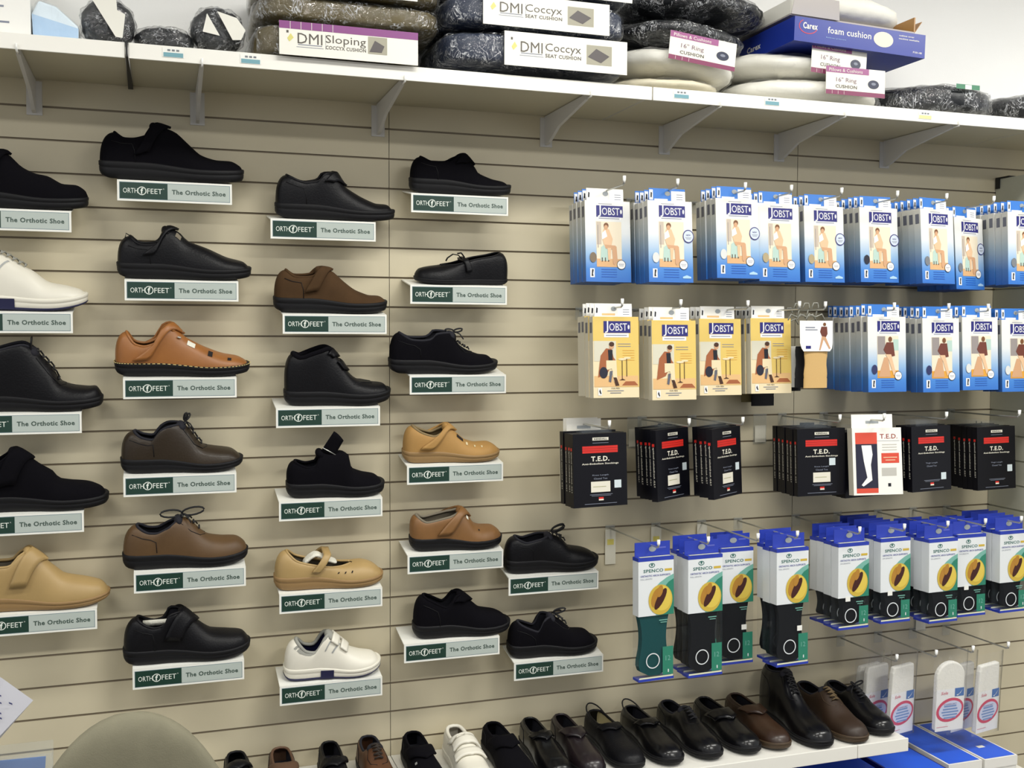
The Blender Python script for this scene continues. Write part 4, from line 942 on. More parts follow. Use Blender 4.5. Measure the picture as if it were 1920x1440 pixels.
# third row: black boxes
TW, TH, TT = .155, .186, .018
for i, (l, r_, d, n, win, yw, top) in enumerate([(1081, 1176, .26, 4, True, .10, 814), (1243, 1305, .25, 5, True, .52, 807), (1351, 1404, .26, 4, True, .55, 805), (1503, 1581, .22, 6, True, .0, 804), (1717, 1788, .25, 3, False, .14, 800), (1839, 1908, .22, 6, False, .10, 801)]):
    x = (at(l, 870, d).x+at(r_, 870, d).x)/2; dd = d-TW/2*math.sin(yw)
    p = carton('T', TW, TH, TT, win=win); hn = i if i < 4 else i+1
    stack(p, 'stocking_box', x, dd, at((l+r_)/2, top, d).z, TH, TT, n, yw, .05, 'black stocking box with red stripe', 'box', f'{HN[hn]} hook of the third row', group='black stocking boxes on the third row of hooks')
    fr_ = [q for q in COL.objects if q.parent is None and q.get('label', '').startswith(f'black stocking box with red stripe, frontmost, {HN[hn]} hook')]
    for q in fr_:
        sx_, sz_ = [(.82, .30), (.84, .44), (.84, .42), (.72, .50), None, (.80, .22), (.84, .33)][hn]
        mb = MB(); mb.rect(TW*(sx_-.5)-.010, TW*(sx_-.5)+.010, TH*(sz_-.5)-.010, TH*(sz_-.5)+.010, -TT/2-.001, kk('sticker_pale_blue', (206, 218, 222))); mb.build('price_sticker', q, solid=.0002)
    hook(x+.01, 10, .28, f'wire hook with white tip in the third row, {HN[hn]} from the left')
x = (at(1604, 870, .26).x+at(1689, 870, .26).x)/2
p = carton('V', .150, TH, .026, win=True); 
stack(p, 'stocking_box', x, .268, at(1655, 803, .26).z, TH, .026, 1, -.12, .10, 'cream box with white leg picture and red blocks', 'box', 'fifth hook of the third row')
p = carton('T', TW, TH, TT, win=False)
stack(p, 'stocking_box', x+.004, .200, at(1655, 803, .26).z-.014, TH, TT, 3, .16, .03, 'black stocking box behind the cream box', 'box', 'fifth hook of the third row', group='black stocking boxes on the third row of hooks')
hook(x, 10, .28, 'wire hook in the third row holding the cream box')
# two cream boxes behind the first black stack
p = carton('V', .12, .18, .02); x1_ = at(1052, 860, .10).x+.06
stack(p, 'stocking_box', x1_, .135, ZT-UN*10-.026, .18, .02, 2, .05, .03, 'cream box behind the black boxes', 'box', 'first hook of the third row', group='cream boxes at the left of the third row')
# fourth row: insole packs
ink = mat('insole_black', (13, 12, 16), .8, bump=(300, .2, .001), spec=.08); int_ = mat('insole_teal', (18, 70, 72), .8, spec=.08)
packs = [(1198, 1264, .29, 1, True, int_, 1046, .06), (1291, 1356, .29, 3, True, ink, 1042, .05), (1352, 1413, .20, 2, True, ink, 1029, .02), (1455, 1519, .285, 3, True, ink, 1029, .06),
         (1572, 1629, .28, 4, False, ink, 1019, .05), (1652, 1706, .27, 6, False, ink, 1010, .04), (1741, 1796, .29, 5, False, ink, 1011, .05), (1796, 1847, .255, 4, False, ink, 1003, .02), (1872, 1928, .28, 5, False, ink, 996, .03)]
for i, (l, r_, d, n, full, im, top, yw) in enumerate(packs):
    H = .318 if full else .238
    x = (at(l, 1120, d).x+at(r_, 1120, d).x)/2
    p = make_pack(H, im, full)
    what = ('tall teal insole pack' if im is int_ else 'tall black insole pack') if full else 'short black insole pack'
    stack(p, 'insole_pack', x, d, at((l+r_)/2, top, d).z, H, .030, n, yw, .02, what, 'insole pack', f'{HN[i]} hook of the fourth row', group=('tall' if full else 'short')+' insole packs on the fourth row of hooks')
    hook(x-.004, 14, .305, f'wire hook in the fourth row, {HN[i]} from the left', pl=i < 3)
    if i in (2, 3, 4, 5, 7):
        pk = [o for o in COL.objects if o.name.startswith('insole_pack') and o.parent is None and o.get('label', '').startswith(what) and ('frontmost, '+HN[i]) in o.get('label', '')]
        if pk:
            mb = MB(); zz = -H/2+(.10 if full else .085); xx = .022 if full else -.02
            mb.rect(xx-.008, xx+.008, zz-.007, zz+.007, -.0166, paper); mb.build('price_sticker', pk[0], solid=.0002)
# ------------------------------------------------------------------ sock bags
def sock_bag(x, y, rot, label, zt, round_top=True, W=.118, H=.225):
    r = empty('sock_bag', (x, y, zt), (.04, 0, rot)); tag(r, label, 'sock bag', 'bagged white socks on the lowest hooks')
    wk = mat('white_cotton', (232, 230, 222), .85, bump=(200, .3, .002)); pc = kk('ink_magenta_red', (206, 74, 104)); bb = kk('ink_soft_blue', (120, 150, 200)); lb = kk('sockcard_white', (236, 236, 236))
    P = []
    w = W/2*.84; top = -.015
    if round_top: P = [(w*math.cos(a), top-.045+.045*math.sin(a)) for a in (math.pi*k/12 for k in range(13))]
    else: P = [(w*.92, top-.012), (w*.85, top), (-w*.8, top-.002), (-w*.9, top-.02)]
    P += [(-w*.98, -H+.008), (w*.98, -H+.008)]
    n = len(P); mb = MB(); T = .016
    mb.add([(p[0], -T/2, p[1]) for p in P]+[(p[0], T/2, p[1]) for p in P], [tuple(range(n)), tuple(range(2*n-1, n-1, -1))]+[(k, k+n, (k+1) % n+n, (k+1) % n) for k in range(n)], wk)
    mb.build('folded_sock', r, bevel=.004)
    mb = MB(); y0 = -T/2-.0006
    mb.rect(-w, w, -H+.006, -H*.42, y0, lb)
    mb.disc(0, -H*.70, w*.98, H*.155, y0-.0004, pc, 28, .18); mb.disc(.001, -H*.70, w*.82, H*.118, y0-.0007, kk('ink_lilac', (206, 212, 236)), 28, .18)
    for k in range(5): mb.rect(-w*.6+abs(k-2)*.004, w*.6-abs(k-2)*.004, -H*.66-k*.0085, -H*.66-k*.0085+.0045, y0-.001, bb)
    mb.text('COMFORT', .0, -H*.625, w*.9, y0-.0011, kk('ink_violet', (100, 90, 150)), h=.005)
    mb.rect(w*.30, w*.95, -H*.53, -H*.42, y0-.0004, kk('ink_steel_blue', (74, 116, 180))); mb.poly([(w*.4, -H*.51), (w*.7, -H*.49), (w*.85, -H*.44), (w*.75, -H*.47), (w*.5, -H*.52)], y0-.0008, lb)
    mb.text('Sole', -w*.45, -H*.47, w*.5, y0-.0008, pc, h=.009, shear=.3)
    mb.rect(-w*.9, -w*.1, -H*.92, -H*.915, y0-.0006, pc)
    mb.build('printed_card', r)
    mb = MB(); y1 = -T/2-.003
    rows = [[(W/2*s_, y1*(1 if abs(s_) < .95 else .1)-.0004*math.sin(9*s_+6*f), .02-(H+.022)*f) for s_ in (-1, -.9, -.5, 0, .5, .9, 1)] for f in [k/8 for k in range(9)]]
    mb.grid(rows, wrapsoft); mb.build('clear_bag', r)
def hx(u, v, d): return at(u, v, d)
zh = ZT-UN*18-.004
a = at(1679, 1240, .20); sock_bag(a.x+.024, -.20, .2, 'white socks bag leaning above the low shelf, front of its hook', a.z+.004, False)
a = at(1631, 1240, .13); sock_bag(a.x+.024, -.13, .2, 'white socks bag second on its hook, right of the laced shoe', a.z+.004, False)
a = at(1606, 1240, .08); sock_bag(a.x+.045, -.08, .2, 'white socks bag closest to the wall at the left of the bags', a.z+.004, False)
a = at(1782, 1240, .25); sock_bag(a.x, -.25, 0, 'round-topped white socks bag in the middle of the lowest row', a.z+.016, True)
a = at(1853, 1240, .24); sock_bag(a.x, -.24, .2, 'square-topped white socks bag at the right end of the lowest row', a.z+.010, False)
a = at(1815, 1240, .19); sock_bag(a.x, -.17, .2, 'white socks bag partly hidden between the two front ones', a.z+.004, False)
for i, (u, v) in enumerate([(1755, 1232), (1824, 1225), (1890, 1219)]):
    a = at(u, v, .26); o = hook(a.x, 19, .26, f'wire hook with white tip in the lowest row, {HN[i+1]} from the left')
a = at(1655, 1240, .2); hook(a.x, 19, .26, 'wire hook in the lowest row behind the first bags, first from the left')
# empty label plates on the wall
for i, (u, v, row) in enumerate([(1100, 590, 6), (1190, 795, 10), (1425, 800, 10), (1725, 1190, 18)]):
    a = at(u, v, .003); r = empty('label_plate', (a.x, -.0008, ZT-UN*row))
    tag(r, ['clear label plate left of the first yellow box', 'clear label plate between the first two black stacks', 'pale label plate under the sample socks', 'clear label plate above the socks bags'][i], 'label holder', 'empty label plates on the slatwall')
    mb = MB(); mb.box(-.022, .022, -.003, -.0003, -.085, .004, acryl); mb.build('clear_plate', r)
    mb = MB(); mb.box(-.018, .018, -.0042, -.0032, -.08, -.03, cardg); mb.build('paper_insert', r)
# ------------------------------------------------------------------ goods on the top shelf
ZS = 2.1285
navyf = mat('navy_fabric', (30, 42, 66), .55, bump=(40, .4, .004)); olivef = mat('olive_brown_fabric', (92, 82, 52), .5, bump=(30, .5, .005)); whitef = mat('white_cover', (238, 236, 226), .6, bump=(25, .5, .006), mottle=.03)
beigef = mat('beige_cover', (222, 214, 188), .5, bump=(25, .5, .006)); darkf = mat('black_green_fabric', (16, 20, 26), .5, bump=(30, .6, .006)); purple = kk('label_purple', (132, 62, 128)); lpur = kk('label_plum', (132, 56, 92)); dkt = kk('label_text_dark', (84, 78, 70)); lw = kk('label_white', (232, 230, 220))
def goods(name, label, cat, cx_, y, z, a, b, c, e1, e2, mt, noise, seed, wrap=True, rot=(0, 0, 0), group=None, wn=.004, wm=None):
    z = max(z, ZS+c*(1.03 if noise else 1)+noise+abs(math.sin(rot[1]))*a*.5+.002)
    r = empty(name, (cx_, y, z), rot); tag(r, label, cat, group)
    mb = MB(); puff(mb, a, b, c, e1, e2, mt, noise, seed); mb.build('cushion' if 'cushion' in name else 'filling', r)
    if wrap:
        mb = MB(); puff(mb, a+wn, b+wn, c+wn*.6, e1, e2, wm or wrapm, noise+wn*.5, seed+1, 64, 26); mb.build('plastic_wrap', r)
    return r
def zat(u, v, d): return at(u, v, d).z
def xat(u, v, d): return at(u, v, d).x
# flat wrapped coccyx cushions
def coccyx(u0, u1, v0, v1, lu0, lu1, i, label, df=.335, fab=navyf, title=('Coccyx', 'SEAT CUSHION'), top=None, um=None, group=None):
    um = (u0+u1)/2; c = (zat(um, v0, df)-zat(um, v1, df))/2; zc = (zat(um, v0, df)+zat(um, v1, df))/2
    x0, x1 = xat(u0, v0, df), xat(u1, v0, df); a = (x1-x0)/2
    r = goods('seat_cushion', label, 'cushion', (x0+x1)/2, -df+.165, zc, a-.004, .161, c-.002, .35, .35, fab, .0015, i, wn=.003, group=group)
    l0 = xat(lu0, v0, df)-(x0+x1)/2; l1 = xat(lu1, v0, df)-(x0+x1)/2; w = l1-l0; y = -.168; h = c*.93
    mb = MB(); mb.box(l0, l1, y-.001, y, -h, h, lw)
    for zz, yy in ((h, .012), ):
        mb.add([(l0, y-.001, h), (l1, y-.001, h), (l1, y+.03, h*1.1), (l0, y+.03, h*1.1)], [(0,1,2,3)], lw)
    e = y-.0014
    if top: mb.rect(l0, l1, h*.55, h, e, top)
    if top:
        for k in range(1, 6): mb.rect(l0+w*k*.075, l0+w*k*.075+.001, h*.55, h, e-.0003, lw)
    s = -h*.12 if top else 0
    mb.text('DMI', l0+w*.215, s+h*.15, w*.175, e, dkt, h=h*.62); mb.rect(l0+w*.12, l0+w*.31, s-h*.38, s-h*.35, e, jgrey); mb.rect(l0+w*.13, l0+w*.3, s-h*.25, s-h*.20, e, jgrey)
    mb.rect(l0+w*.325, l0+w*.327, s-h*.4, s+h*.5, e, jgrey)
    mb.poly([(l0+w*.07, s-h*.1), (l0+w*.1, s+h*.15), (l0+w*.08, s+h*.4), (l0+w*.055, s+h*.1)], e, kk('label_leaf', (214, 206, 120))); mb.rect(l0+w*.05, l0+w*.065, h*.5 if not top else h*.3, h*.65 if not top else h*.45, e, dkt)
    mb.text(title[0], l0+w*.47, s+h*.18, w*.29, e, dkt, h=h*.62); mb.text(title[1], l0+w*.47, s-h*.26, w*.29, e, dkt, h=h*.22, bold=.02)
    px0 = l0+w*(.66 if not top else .63); mb.rect(px0, px0+w*(.21 if not top else .14), s-h*.42 if top else -h*.55, s+h*.62 if top else h*.62, e, kk('label_photo_grey', (160, 156, 138)))
    mb.poly([(px0+w*.01, -h*.1), (px0+w*.08, h*.42), (px0+w*.19, h*.02), (px0+w*.12, -h*.42)] if not top else [(px0+.01*w, s-h*.3), (px0+.05*w, s+h*.4), (px0+.12*w, s+h*.1), (px0+.1*w, s-h*.3)], e-.0004, kk('label_photo_dark', (82, 76, 76)))
    mb.build('label_band', r)
    return r
coccyx(835, 1190, 62, 130, 945, 1175, 11, 'navy seat cushion in plastic with white label, lowest of the navy stack')
coccyx(840, 1190, -6, 58, 905, 1142, 12, 'navy seat cushion in plastic, middle of the navy stack')
coccyx(842, 1194, -72, -9, 910, 1185, 13, 'navy seat cushion cut by the top edge, topmost of the navy stack')
coccyx(475, 800, 50, 117, 523, 783, 14, 'brown sloping cushion in plastic with purple striped label', fab=olivef, title=('Sloping', 'COCCYX CUSHION'), top=purple, df=.325)
r = coccyx(478, 838, -4, 46, 560, 800, 15, 'brown wrapped cushion without visible label, middle of the brown stack', fab=olivef, title=('Sloping', 'COCCYX CUSHION'), df=.30)
for ch in list(r.children):
    if ch.name.startswith('label_band'): bpy.data.objects.remove(ch)
coccyx(478, 838, -62, -7, 500, 782, 16, 'brown wrapped cushion at the top edge of the photo', fab=olivef, title=('Sloping', 'COCCYX CUSHION'), df=.315)
# plastic tail hanging over the rail
# ring cushions
def ring(u0, u1, v0, v1, df, fab, label, seed, card=None, e1=.8, dy=.19, plum=True, rot=0, wm=None, group=None, noise=.002, wrap=True):
    noise = noise*1.6
    um = (u0+u1)/2; zc = (zat(um, v0, df)+zat(um, v1, df))/2; c = (zat(um, v0, df)-zat(um, v1, df))/2; x0, x1 = xat(u0, 100, df), xat(u1, 100, df)
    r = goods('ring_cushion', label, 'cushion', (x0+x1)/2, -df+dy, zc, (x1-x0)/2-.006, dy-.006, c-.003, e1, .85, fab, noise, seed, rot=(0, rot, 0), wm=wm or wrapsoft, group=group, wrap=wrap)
    if card:
        cu0, cu1, cv0, cv1 = card; d2 = df+.012; X0, X1 = xat(cu0, 100, d2)-(x0+x1)/2, xat(cu1, 100, d2)-(x0+x1)/2; um = (cu0+cu1)/2; Z0 = zat(um, cv1, d2)-zc; Z1 = zat(um, cv0, d2)-zc
        mb = MB(); y = -dy-.011; mb.box(X0, X1, y, y+.001, Z0, Z1, lw); e = y-.0004; h = Z1-Z0; w = X1-X0
        mb.rect(X0, X1, Z0, Z0+h*.16, e, lpur); mb.rect(X0, X0+w*.72, Z1-h*.22, Z1, e, kk('label_mauve', (160, 90, 140)))
        mb.text('Pillows & Cushions', X0+w*.33, Z1-h*.12, w*.56, e-.0004, lw, h=h*.12)
        mb.text('16" Ring', X0+w*.34, Z0+h*.52, w*.34, e, kk('label_plum_text', (120, 90, 110)), h=h*.2); mb.text('CUSHION', X0+w*.34, Z0+h*.30, w*.36, e, dkt, h=h*.12, bold=.02)
        mb.disc(X0+w*.80, Z0+h*.46, w*.095, h*.16, e, kk('label_navy_oval', (44, 50, 74)), 20); mb.disc(X0+w*.80, Z0+h*.48, w*.04, h*.05, e-.0004, jgrey, 12)
        for k in (.1, .2, .3): mb.rect(X0+w*k, X0+w*k+.0008, Z0+h*.02, Z0+h*.14, e-.0004, lw)
        mb.build('label_card', r)
    return r
ring(1168, 1392, 143, 180, .30, beigef, 'beige ring cushion, lowest of the stack beside the navy cushions', 21)
ring(1188, 1422, 80, 141, .31, whitef, 'white ring cushion with a white and plum label, second in its stack', 22, card=(1254, 1379, 68, 121), rot=.10)
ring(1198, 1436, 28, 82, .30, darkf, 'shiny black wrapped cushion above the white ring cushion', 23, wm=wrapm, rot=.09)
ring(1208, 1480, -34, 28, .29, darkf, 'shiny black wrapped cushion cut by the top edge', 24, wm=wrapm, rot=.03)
ring(1412, 1702, 151, 209, .31, whitef, 'white ring cushion, bottom of the stack below the blue carton', 25, card=(1550, 1661, 143, 195))
ring(1396, 1692, 92, 147, .30, whitef, 'white ring cushion touching the underside of the blue carton', 26, card=(1522, 1625, 84, 141), rot=.05)
r = ring(1698, 1914, 150, 216, .30, darkf, 'dark wrapped cushion with green label, alone at the right', 27, wm=wrapm, e1=.55)
mb = MB(); mb.rect(-.03, .05, .022, .035, -.196, kk('label_green', (60, 124, 92))); mb.rect(.0, .022, .022, .034, -.1964, lw); mb.build('green_label', r)
ring(1916, 2100, 165, 226, .28, darkf, 'dark wrapped cushion just entering at the right edge', 28, wm=wrapm)
# blue carton on the ring cushions
P0 = at(1490, 33, .33); P1 = at(1735, 72, .33); P2 = at(1735, 112, .33); P3 = at(1490, 83, .33)
cb = mat('carton_royal_blue', (30, 52, 150), .35); cbd = kk('carton_navy_top', (26, 34, 100))
X0 = P0.x; Wd = P1.x-P0.x; h = .062
r = empty('cushion_carton', (X0+Wd/2, -.33+.15, P3.z+h/2+.004), (0, math.atan2(-(P1.z-P0.z), Wd)*.8, 0)); tag(r, 'royal blue cushion carton tilted on the white ring cushions', 'box')
mb = MB(); mb.box(-Wd/2, Wd/2, -.15, .15, -h/2, h/2, cb); e = -.1504; red = kk('carton_red', (204, 40, 52))
mb.ring(-Wd*.40, h*.14, .028, .019, .002, e, red, 20, math.pi*.7, math.pi*1.9); mb.text('Carex', -Wd*.385, h*.17, .044, e-.0003, lw, h=.0165, bold=.03)
mb.text('foam cushion', -Wd*.09, h*.12, Wd*.33, e, lw, h=.017, bold=.01); mb.text('Relieves pressure', -Wd*.19, -h*.2, Wd*.15, e, kk('ink_sky', (170, 206, 236)), h=.003)
mb.disc(Wd*.17, h*.05, .031, .020, e, kk('carton_cream', (222, 214, 196)), 24); mb.text('machine washable', Wd*.37, h*.2, Wd*.16, e, lw, h=.004, bold=.02); mb.text('cushion cover', Wd*.35, h*.33, Wd*.12, e, lw, h=.004, bold=.02); mb.text('P101-00', Wd*.44, -h*.30, Wd*.07, e, lw, h=.005, bold=.02)
vs, fs, tw, th = textmesh('Carex', .03, 0); mb.add([(-Wd/2-.0004, .05-q[0]*.07/tw*1.0+.03, -h*.18+q[1]*.016/th) for q in vs], [f[::-1] for f in fs], lw)
mb.build('box', r)
# open carton with white cushion above
P = at(1470, 22, .31)
ct = (r.location.copy(), r.rotation_euler.y); mb = None
r = empty('open_carton', (ct[0].x+.0, -.168, ct[0].z+h/2+.034), (0, ct[1], 0)); tag(r, 'open plum and white carton holding a white cushion at the top', 'box')
mb = MB(); a = .195; mb.box(-a, a, -.13, .15, -.022, -.019, kk('carton_underside', (168, 160, 158))); mb.box(-a, -a+.003, -.13, .15, -.019, .02, lw); mb.box(a-.003, a, -.13, .15, -.019, .02, kk('carton_kraft', (176, 130, 70)))
mb.add([(a, -.13, -.02), (a, .1, -.02), (a+.03, .1, .02), (a+.03, -.12, .015)], [(0,1,2,3)], kk('carton_kraft', (176, 130, 70)))
mb.add([(-a, -.135, -.02), (-a*.25, -.135, -.02), (-a*.32, -.15, .025), (-a, -.15, .025)], [(0,1,2,3)], kk('carton_greywhite', (206, 200, 196)))
mb.build('tray', r, solid=.0015)
mb = MB(); puff(mb, .178, .15, .042, .75, .8, whitef, .003, 31); o = mb.build('wrapped_cushion', r, loc=(.01, 0, .018))
# left items: standing round cushions
def disc_cushion(u, v, ru, rv, df, label, seed, labels, full=True):
    x = xat(u, v, df); z = zat(u, v, df); a = (xat(u+ru, v, df)-xat(u-ru, v, df))/2; c = (zat(u, v-rv, df)-zat(u, v+rv, df))/2
    r = empty('round_cushion', (x, -df+.05, max(z, ZS+c+.002))); tag(r, label, 'cushion', 'round dark cushions in plastic standing on the shelf')
    mb = MB(); puff(mb, a-.003, c-.003, .045, .6, 1, darkf, .0015, seed); mb.build('cushion', r, rot=(math.pi/2, 0, 0))
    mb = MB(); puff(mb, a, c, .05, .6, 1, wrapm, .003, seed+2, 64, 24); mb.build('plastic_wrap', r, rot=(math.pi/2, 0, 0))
    for P_ in labels:
        mb = MB(); n = len(P_); e = -.0545; Q = [(xat(q[0], q[1], df)-x, zat(q[0], q[1], df)-z) for q in P_]
        mb.add([(q[0], e, q[1]) for q in Q]+[(q[0], e+.001, q[1]) for q in Q], [tuple(range(n)), tuple(range(2*n-1, n-1, -1))]+[(k, k+n, (k+1) % n+n, (k+1) % n) for k in range(n)], lw)
        mb.build('paper_label', r)
disc_cushion(201, 36, 54, 50, .27, 'round dark wrapped cushion with one diagonal white label', 41, [[(173, 0), (218, 0), (220, 20), (235, 28), (230, 72), (217, 70)]])
disc_cushion(309, 70, 60, 27, .25, 'low dark wrapped cushion between two round labelled ones', 44, [])
disc_cushion(409, 50, 53, 45, .27, 'round dark wrapped cushion with two white labels', 47, [[(388, 26), (380, 60), (412, 68)], [(407, 22), (444, 35), (460, 58), (452, 76), (436, 76)]])
# white carton and pale blue wedge at the far left
x1_ = xat(57, 40, .27); r = empty('white_carton', (x1_-.12, -.13, ZS)); tag(r, 'white carton at the far left end of the long shelf', 'box')
mb = MB(); mb.box(-.12, .12, -.14, .12, .001, .20, kk('carton_pure_white', (244, 243, 238), .5))
for q, w_ in ((.068, .05), (.056, .035), (.036, .06)): mb.rect(.02, .02+w_, q, q+.004, -.1404, jgrey)
mb.text('PILLO', .05, .095, .07, -.1404, jgrey, h=.014); mb.build('box', r)
x0_ = xat(60, 40, .26); x1_ = xat(147, 40, .26); W_ = x1_-x0_
r = empty('foam_wedge', (x0_, -.26, ZS)); tag(r, 'pale blue foam wedge wrapped in plastic beside the white carton', 'cushion')
pb = mat('pale_blue_foam', (176, 206, 236), .7, bump=(25, .4, .004)); pw = mat('white_blue_foam', (222, 236, 246), .7, bump=(25, .4, .004))
pts = [(xat(u, v, .26)-x0_, zat(u, v, .26)-ZS) for u, v in [(66, 72), (147, 79), (147, 50), (105, 12), (72, 0), (58, 26)]]
pts[0] = (pts[0][0], .001); pts[1] = (pts[1][0], .001); n = len(pts)
mb = MB(); mb.add([(p[0], 0, p[1]) for p in pts]+[(p[0], .2, p[1]) for p in pts], [tuple(range(n)), tuple(range(2*n-1, n-1, -1))]+[(k, k+n, (k+1) % n+n, (k+1) % n) for k in range(n)], pw)
mb.poly([(.002, pts[0][1]+.0), (pts[1][0], .001), (pts[2][0], pts[2][1]*.9), (.0, .062)], -.0008, pb)
mb.build('foam', r, bevel=.004)
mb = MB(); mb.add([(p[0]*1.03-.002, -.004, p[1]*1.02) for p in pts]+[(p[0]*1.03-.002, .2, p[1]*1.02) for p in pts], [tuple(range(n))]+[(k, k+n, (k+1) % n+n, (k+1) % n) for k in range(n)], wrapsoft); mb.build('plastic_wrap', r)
# ------------------------------------------------------------------ shoe boxes low right, leftovers low left, chair
sb = mat('shoe_box_blue', (26, 88, 214), .4, mottle=.05); sbd = mat('shoe_box_shaded_blue', (28, 34, 110), .5); sbw = kk('shoe_box_white', (232, 230, 224), .5)  # the deep blue is the box blue with shadow put into its colour
def shoe_box(x, y, ztop, W_, D_, H_, label, endm, sticker=False, sid=None):
    r = empty('shoe_box', (x, y, ztop-H_)); tag(r, label, 'box', 'blue shoe boxes at the lower right')
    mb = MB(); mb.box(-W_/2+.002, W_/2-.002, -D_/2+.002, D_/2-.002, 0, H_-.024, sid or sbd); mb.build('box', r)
    mb = MB(); mb.box(-W_/2, W_/2, -D_/2, D_/2, H_-.028, H_, endm)
    mb.add([(-W_/2+.005, -D_/2+.005, H_+.0004), (W_/2-.005, -D_/2+.005, H_+.0004), (W_/2-.005, D_/2-.005, H_+.0004), (-W_/2+.005, D_/2-.005, H_+.0004)], [(0,1,2,3)], sb)
    if sticker: mb.add([(-.012, -.07, H_+.0008), (.012, -.07, H_+.0008), (.012, -.055, H_+.0008), (-.012, -.055, H_+.0008)], [(0,1,2,3)], lw)
    mb.build('lid', r)
shoe_box(1.612, -.155, .30, .118, .29, .11, 'blue shoe box with white rims beside the low shelf end', sbw, sid=sbw)
shoe_box(1.737, -.158, .30, .118, .29, .11, 'blue shoe box with a small white sticker, farthest right', sbw, True, sid=sbw)
shoe_box(1.45, -.17, .185, .17, .30, .11, 'deep blue shoe box with shade in its colour, under the shelf end', sbd)
shoe_box(1.24, -.17, .30, .2, .28, .11, 'blue shoe box under the low shelf, right of the other', sb)
shoe_box(1.0, -.17, .30, .2, .28, .11, 'blue shoe box under the low shelf, left of the other', sb)
mb = MB(); mb.box(.6, 1.95, -.33, -.001, .172, .188, shelfw); o = mb.build('base_shelf'); tag(o, 'white base shelf carrying the blue shoe boxes', 'shelf')
o.location.z = .0
for o in COL.objects:
    if o.name.startswith('shoe_box') and o.parent is None: o.location.z = max(o.location.z, .1885)
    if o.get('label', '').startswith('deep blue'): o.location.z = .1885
# leaflet at the left edge
A = at(20, 1330, .5)
r = empty('leaflet', A, (.0, 0, .1)); tag(r, 'white printed leaflet sheet at the left edge near the chair', 'paper')
q = [(at(u, v, .5)-A) for u, v in [(-60, 1225), (8, 1275), (62, 1313), (-2, 1388), (-60, 1440)]]
mb = MB(); mb.add([(p.x, .006*math.sin(9*i), p.z) for i, p in enumerate(q)], [(0, 4, 3, 2, 1)], mat('leaflet_paper', (206, 206, 214), .6))
mb.build('sheet', r, solid=.0006)
mb = MB()
for k, (u, v, w_) in enumerate([(-6, 1300, .016), (0, 1316, .006), (-8, 1332, .02), (-6, 1342, .018), (20, 1318, .006)]):
    p = at(u, v, .5)-A; mb.add([(p.x-w_/2, -.0075, p.z+w_*.3), (p.x+w_/2, -.0075, p.z-w_*.3), (p.x+w_/2, -.0075, p.z-w_*.3+.003), (p.x-w_/2, -.0075, p.z+w_*.3+.003)], [(0, 1, 2, 3)], kk('ink_leaflet_blue', (70, 74, 120)))
mb.build('lettering', r)
A = at(40, 1440, .40); r = empty('brochure_holder', (A.x, -.40, A.z-.12)); tag(r, 'clear holder with a blue brochure in the bottom left corner', 'brochure holder')
q = [at(u, v, .40) for u, v in [(-60, 1440), (88, 1440), (90, 1419), (-60, 1432)]]
zt_ = [at(-60, 1432, .4), at(86, 1418, .4)]
mb = MB(); mb.add([(zt_[0].x-A.x, 0, 0), (zt_[1].x-A.x-.01, 0, 0), (zt_[1].x-A.x, 0, zt_[1].z-A.z+.12), (zt_[0].x-A.x, 0, zt_[0].z-A.z+.12)], [(0, 1, 2, 3)], mat('brochure_blue', (52, 110, 190), .4))
mb.build('brochure', r, solid=.003)
x_ = zt_[1].x-A.x
mb = MB(); mb.box(-.16, x_+.014, -.008, -.006, 0, zt_[1].z-A.z+.128, acryl); mb.box(-.16, x_+.014, .006, .008, 0, zt_[1].z-A.z+.150, acryl); mb.box(x_+.012, x_+.014, -.006, .006, 0, zt_[1].z-A.z+.128, acryl); mb.build('clear_pocket', r)
mb = MB(); mb.box(-.17, x_+.03, -.1, .1, -.004, -.0005, acryl); mb.build('base', r)
hz_ = A.z-.12
mb = MB(); mb.box(-.45, .45, -.17, .17, -.02, 0, mat('table_top_grey', (150, 144, 130), .4)); r2 = empty('side_table', (A.x-.35, -.42, hz_-.0045)); tag(r2, 'grey side table below the bottom left corner', 'table'); mb.build('table_top', r2, bevel=.003)
for sx_ in (-.4, .4):
    for sy_ in (-.14, .14):
        mb = MB(); mb.box(sx_-.012, sx_+.012, sy_-.012, sy_+.012, -(hz_-.0045), -.02, metalw); mb.build('leg', r2)
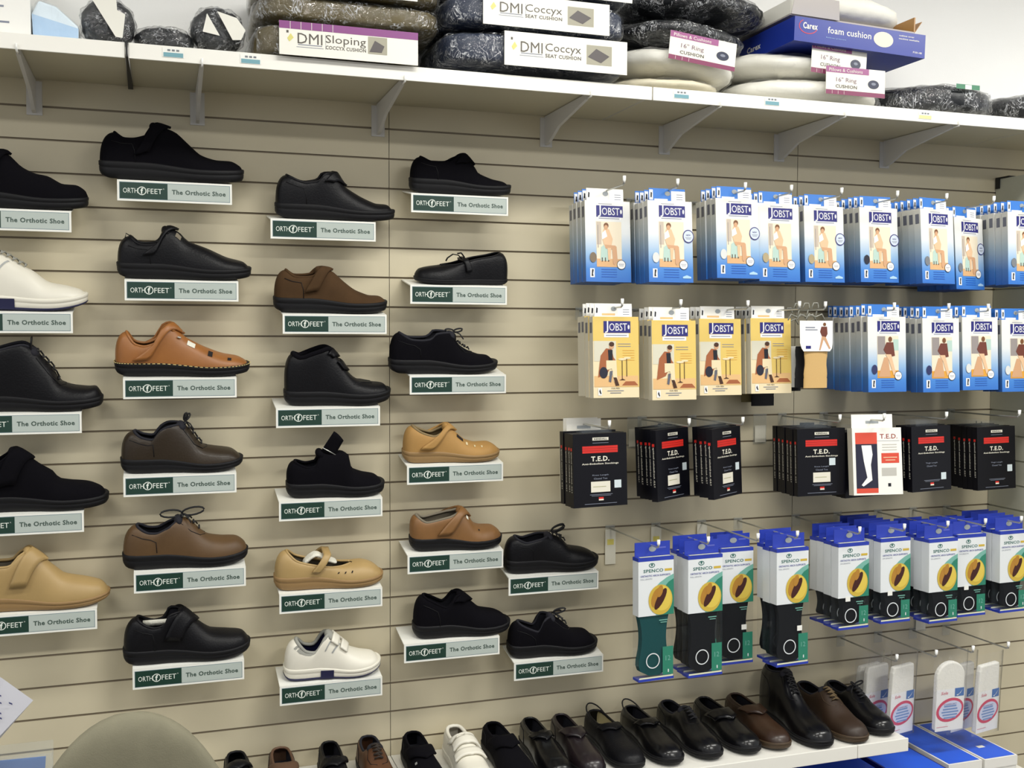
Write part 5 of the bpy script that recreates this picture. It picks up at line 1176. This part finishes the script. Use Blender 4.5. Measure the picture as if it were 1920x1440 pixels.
# chair with a rounded back
cy_ = -.92; Pc = at(245, 1335, .92); zc_top = Pc.z
chm = mat('taupe_upholstery', (124, 120, 100), .85, bump=(500, .35, .001), mottle=.06, mscale=30)
r = empty('chair', (Pc.x, cy_, 0)); tag(r, 'taupe upholstered chair with rounded back, cut by the bottom edge', 'chair')
mb = MB(); rows = []
Wc = .182; Hc = .44
def backpt(u, v, s_):      # u -1..1 across, v 0..1 up
    w = Wc*(1-max(0, 1-(1-v)/.62)**2.1*1.0)**.5 if v > .38 else Wc*(.86+.14*math.sin(v/.38*math.pi/2))
    bow = .035*u*u
    return (u*w, bow*-1+s_*.024*(1-abs(u)**4)*(1-max(0, v-.9)*6*.0)+.0, zc_top-Hc+Hc*v)
N = 24
ring_rows = []
for i in range(N+1):
    v = i/N; v = 1-(1-v)**1.5
    w = Wc*math.sqrt(max(0, 1-max(0, (v-.30)/.70)**2.0)) if v > .3 else Wc*(.88+.12*math.sin(v/.3*math.pi/2))
    row = []
    t = .028*math.sqrt(max(0, 1-max(0, (v-.86)/.14)**2)) if v > .86 else .028
    for j in range(28):
        a = 2*math.pi*j/28; row.append((w*sgn(math.cos(a), .75), t*sgn(math.sin(a), .8)-.04*(w*math.cos(a)/Wc)**2+.02*(1-v), zc_top-Hc+Hc*v))
    ring_rows.append(row)
mb.grid(ring_rows, chm, closed=True); mb.add(ring_rows[0], [tuple(range(28))], chm); mb.build('backrest', r)
mb = MB(); puff(mb, .24, .23, .04, .4, .6, chm); mb.build('seat', r, loc=(0, -.26, .46))
mb = MB(); mb.tube([(0, -.26, .42), (0, -.26, .1)], .028, black, 12); mb.build('gas_lift', r)
mb = MB(); mb.tube([(0, .02, zc_top-Hc+.05), (0, .05, zc_top-Hc-.03), (0, .0, .43), (0, -.12, .42)], .016, black, 8); mb.build('back_bracket', r)
for k in range(5):
    a = 2*math.pi*k/5+.3; mb = MB(); mb.tube([(0, -.26, .10), (.28*math.cos(a), -.26+.28*math.sin(a), .065)], .018, black, 8); o = mb.build('base_arm', r)
    mb = MB(); mb.tube([(.28*math.cos(a)-.012, -.26+.28*math.sin(a), .028), (.28*math.cos(a)+.012, -.26+.28*math.sin(a), .028)], .027, black, 12); mb.build('caster', o)
# ceiling lamp housings for the lights above
for i, (x, y) in enumerate([(-1.9, -1.35), (.35, -1.35), (2.3, -1.35), (-1.2, -3.0), (1.4, -3.0)]):
    r = empty('ceiling_lamp', (x, y, 2.9)); tag(r, 'white fluorescent ceiling lamp above the shop floor', 'lamp', 'fluorescent ceiling lamps')
    mb = MB()
    for (a, b, c, d_) in ((-.63, -.612, -.17, .17), (.612, .63, -.17, .17), (-.612, .612, -.17, -.152), (-.612, .612, .152, .17)): mb.box(a, b, c, d_, -.045, -.001, metalw)
    mb.box(-.612, .612, -.152, .152, -.012, -.001, metalw); mb.build('housing', r)
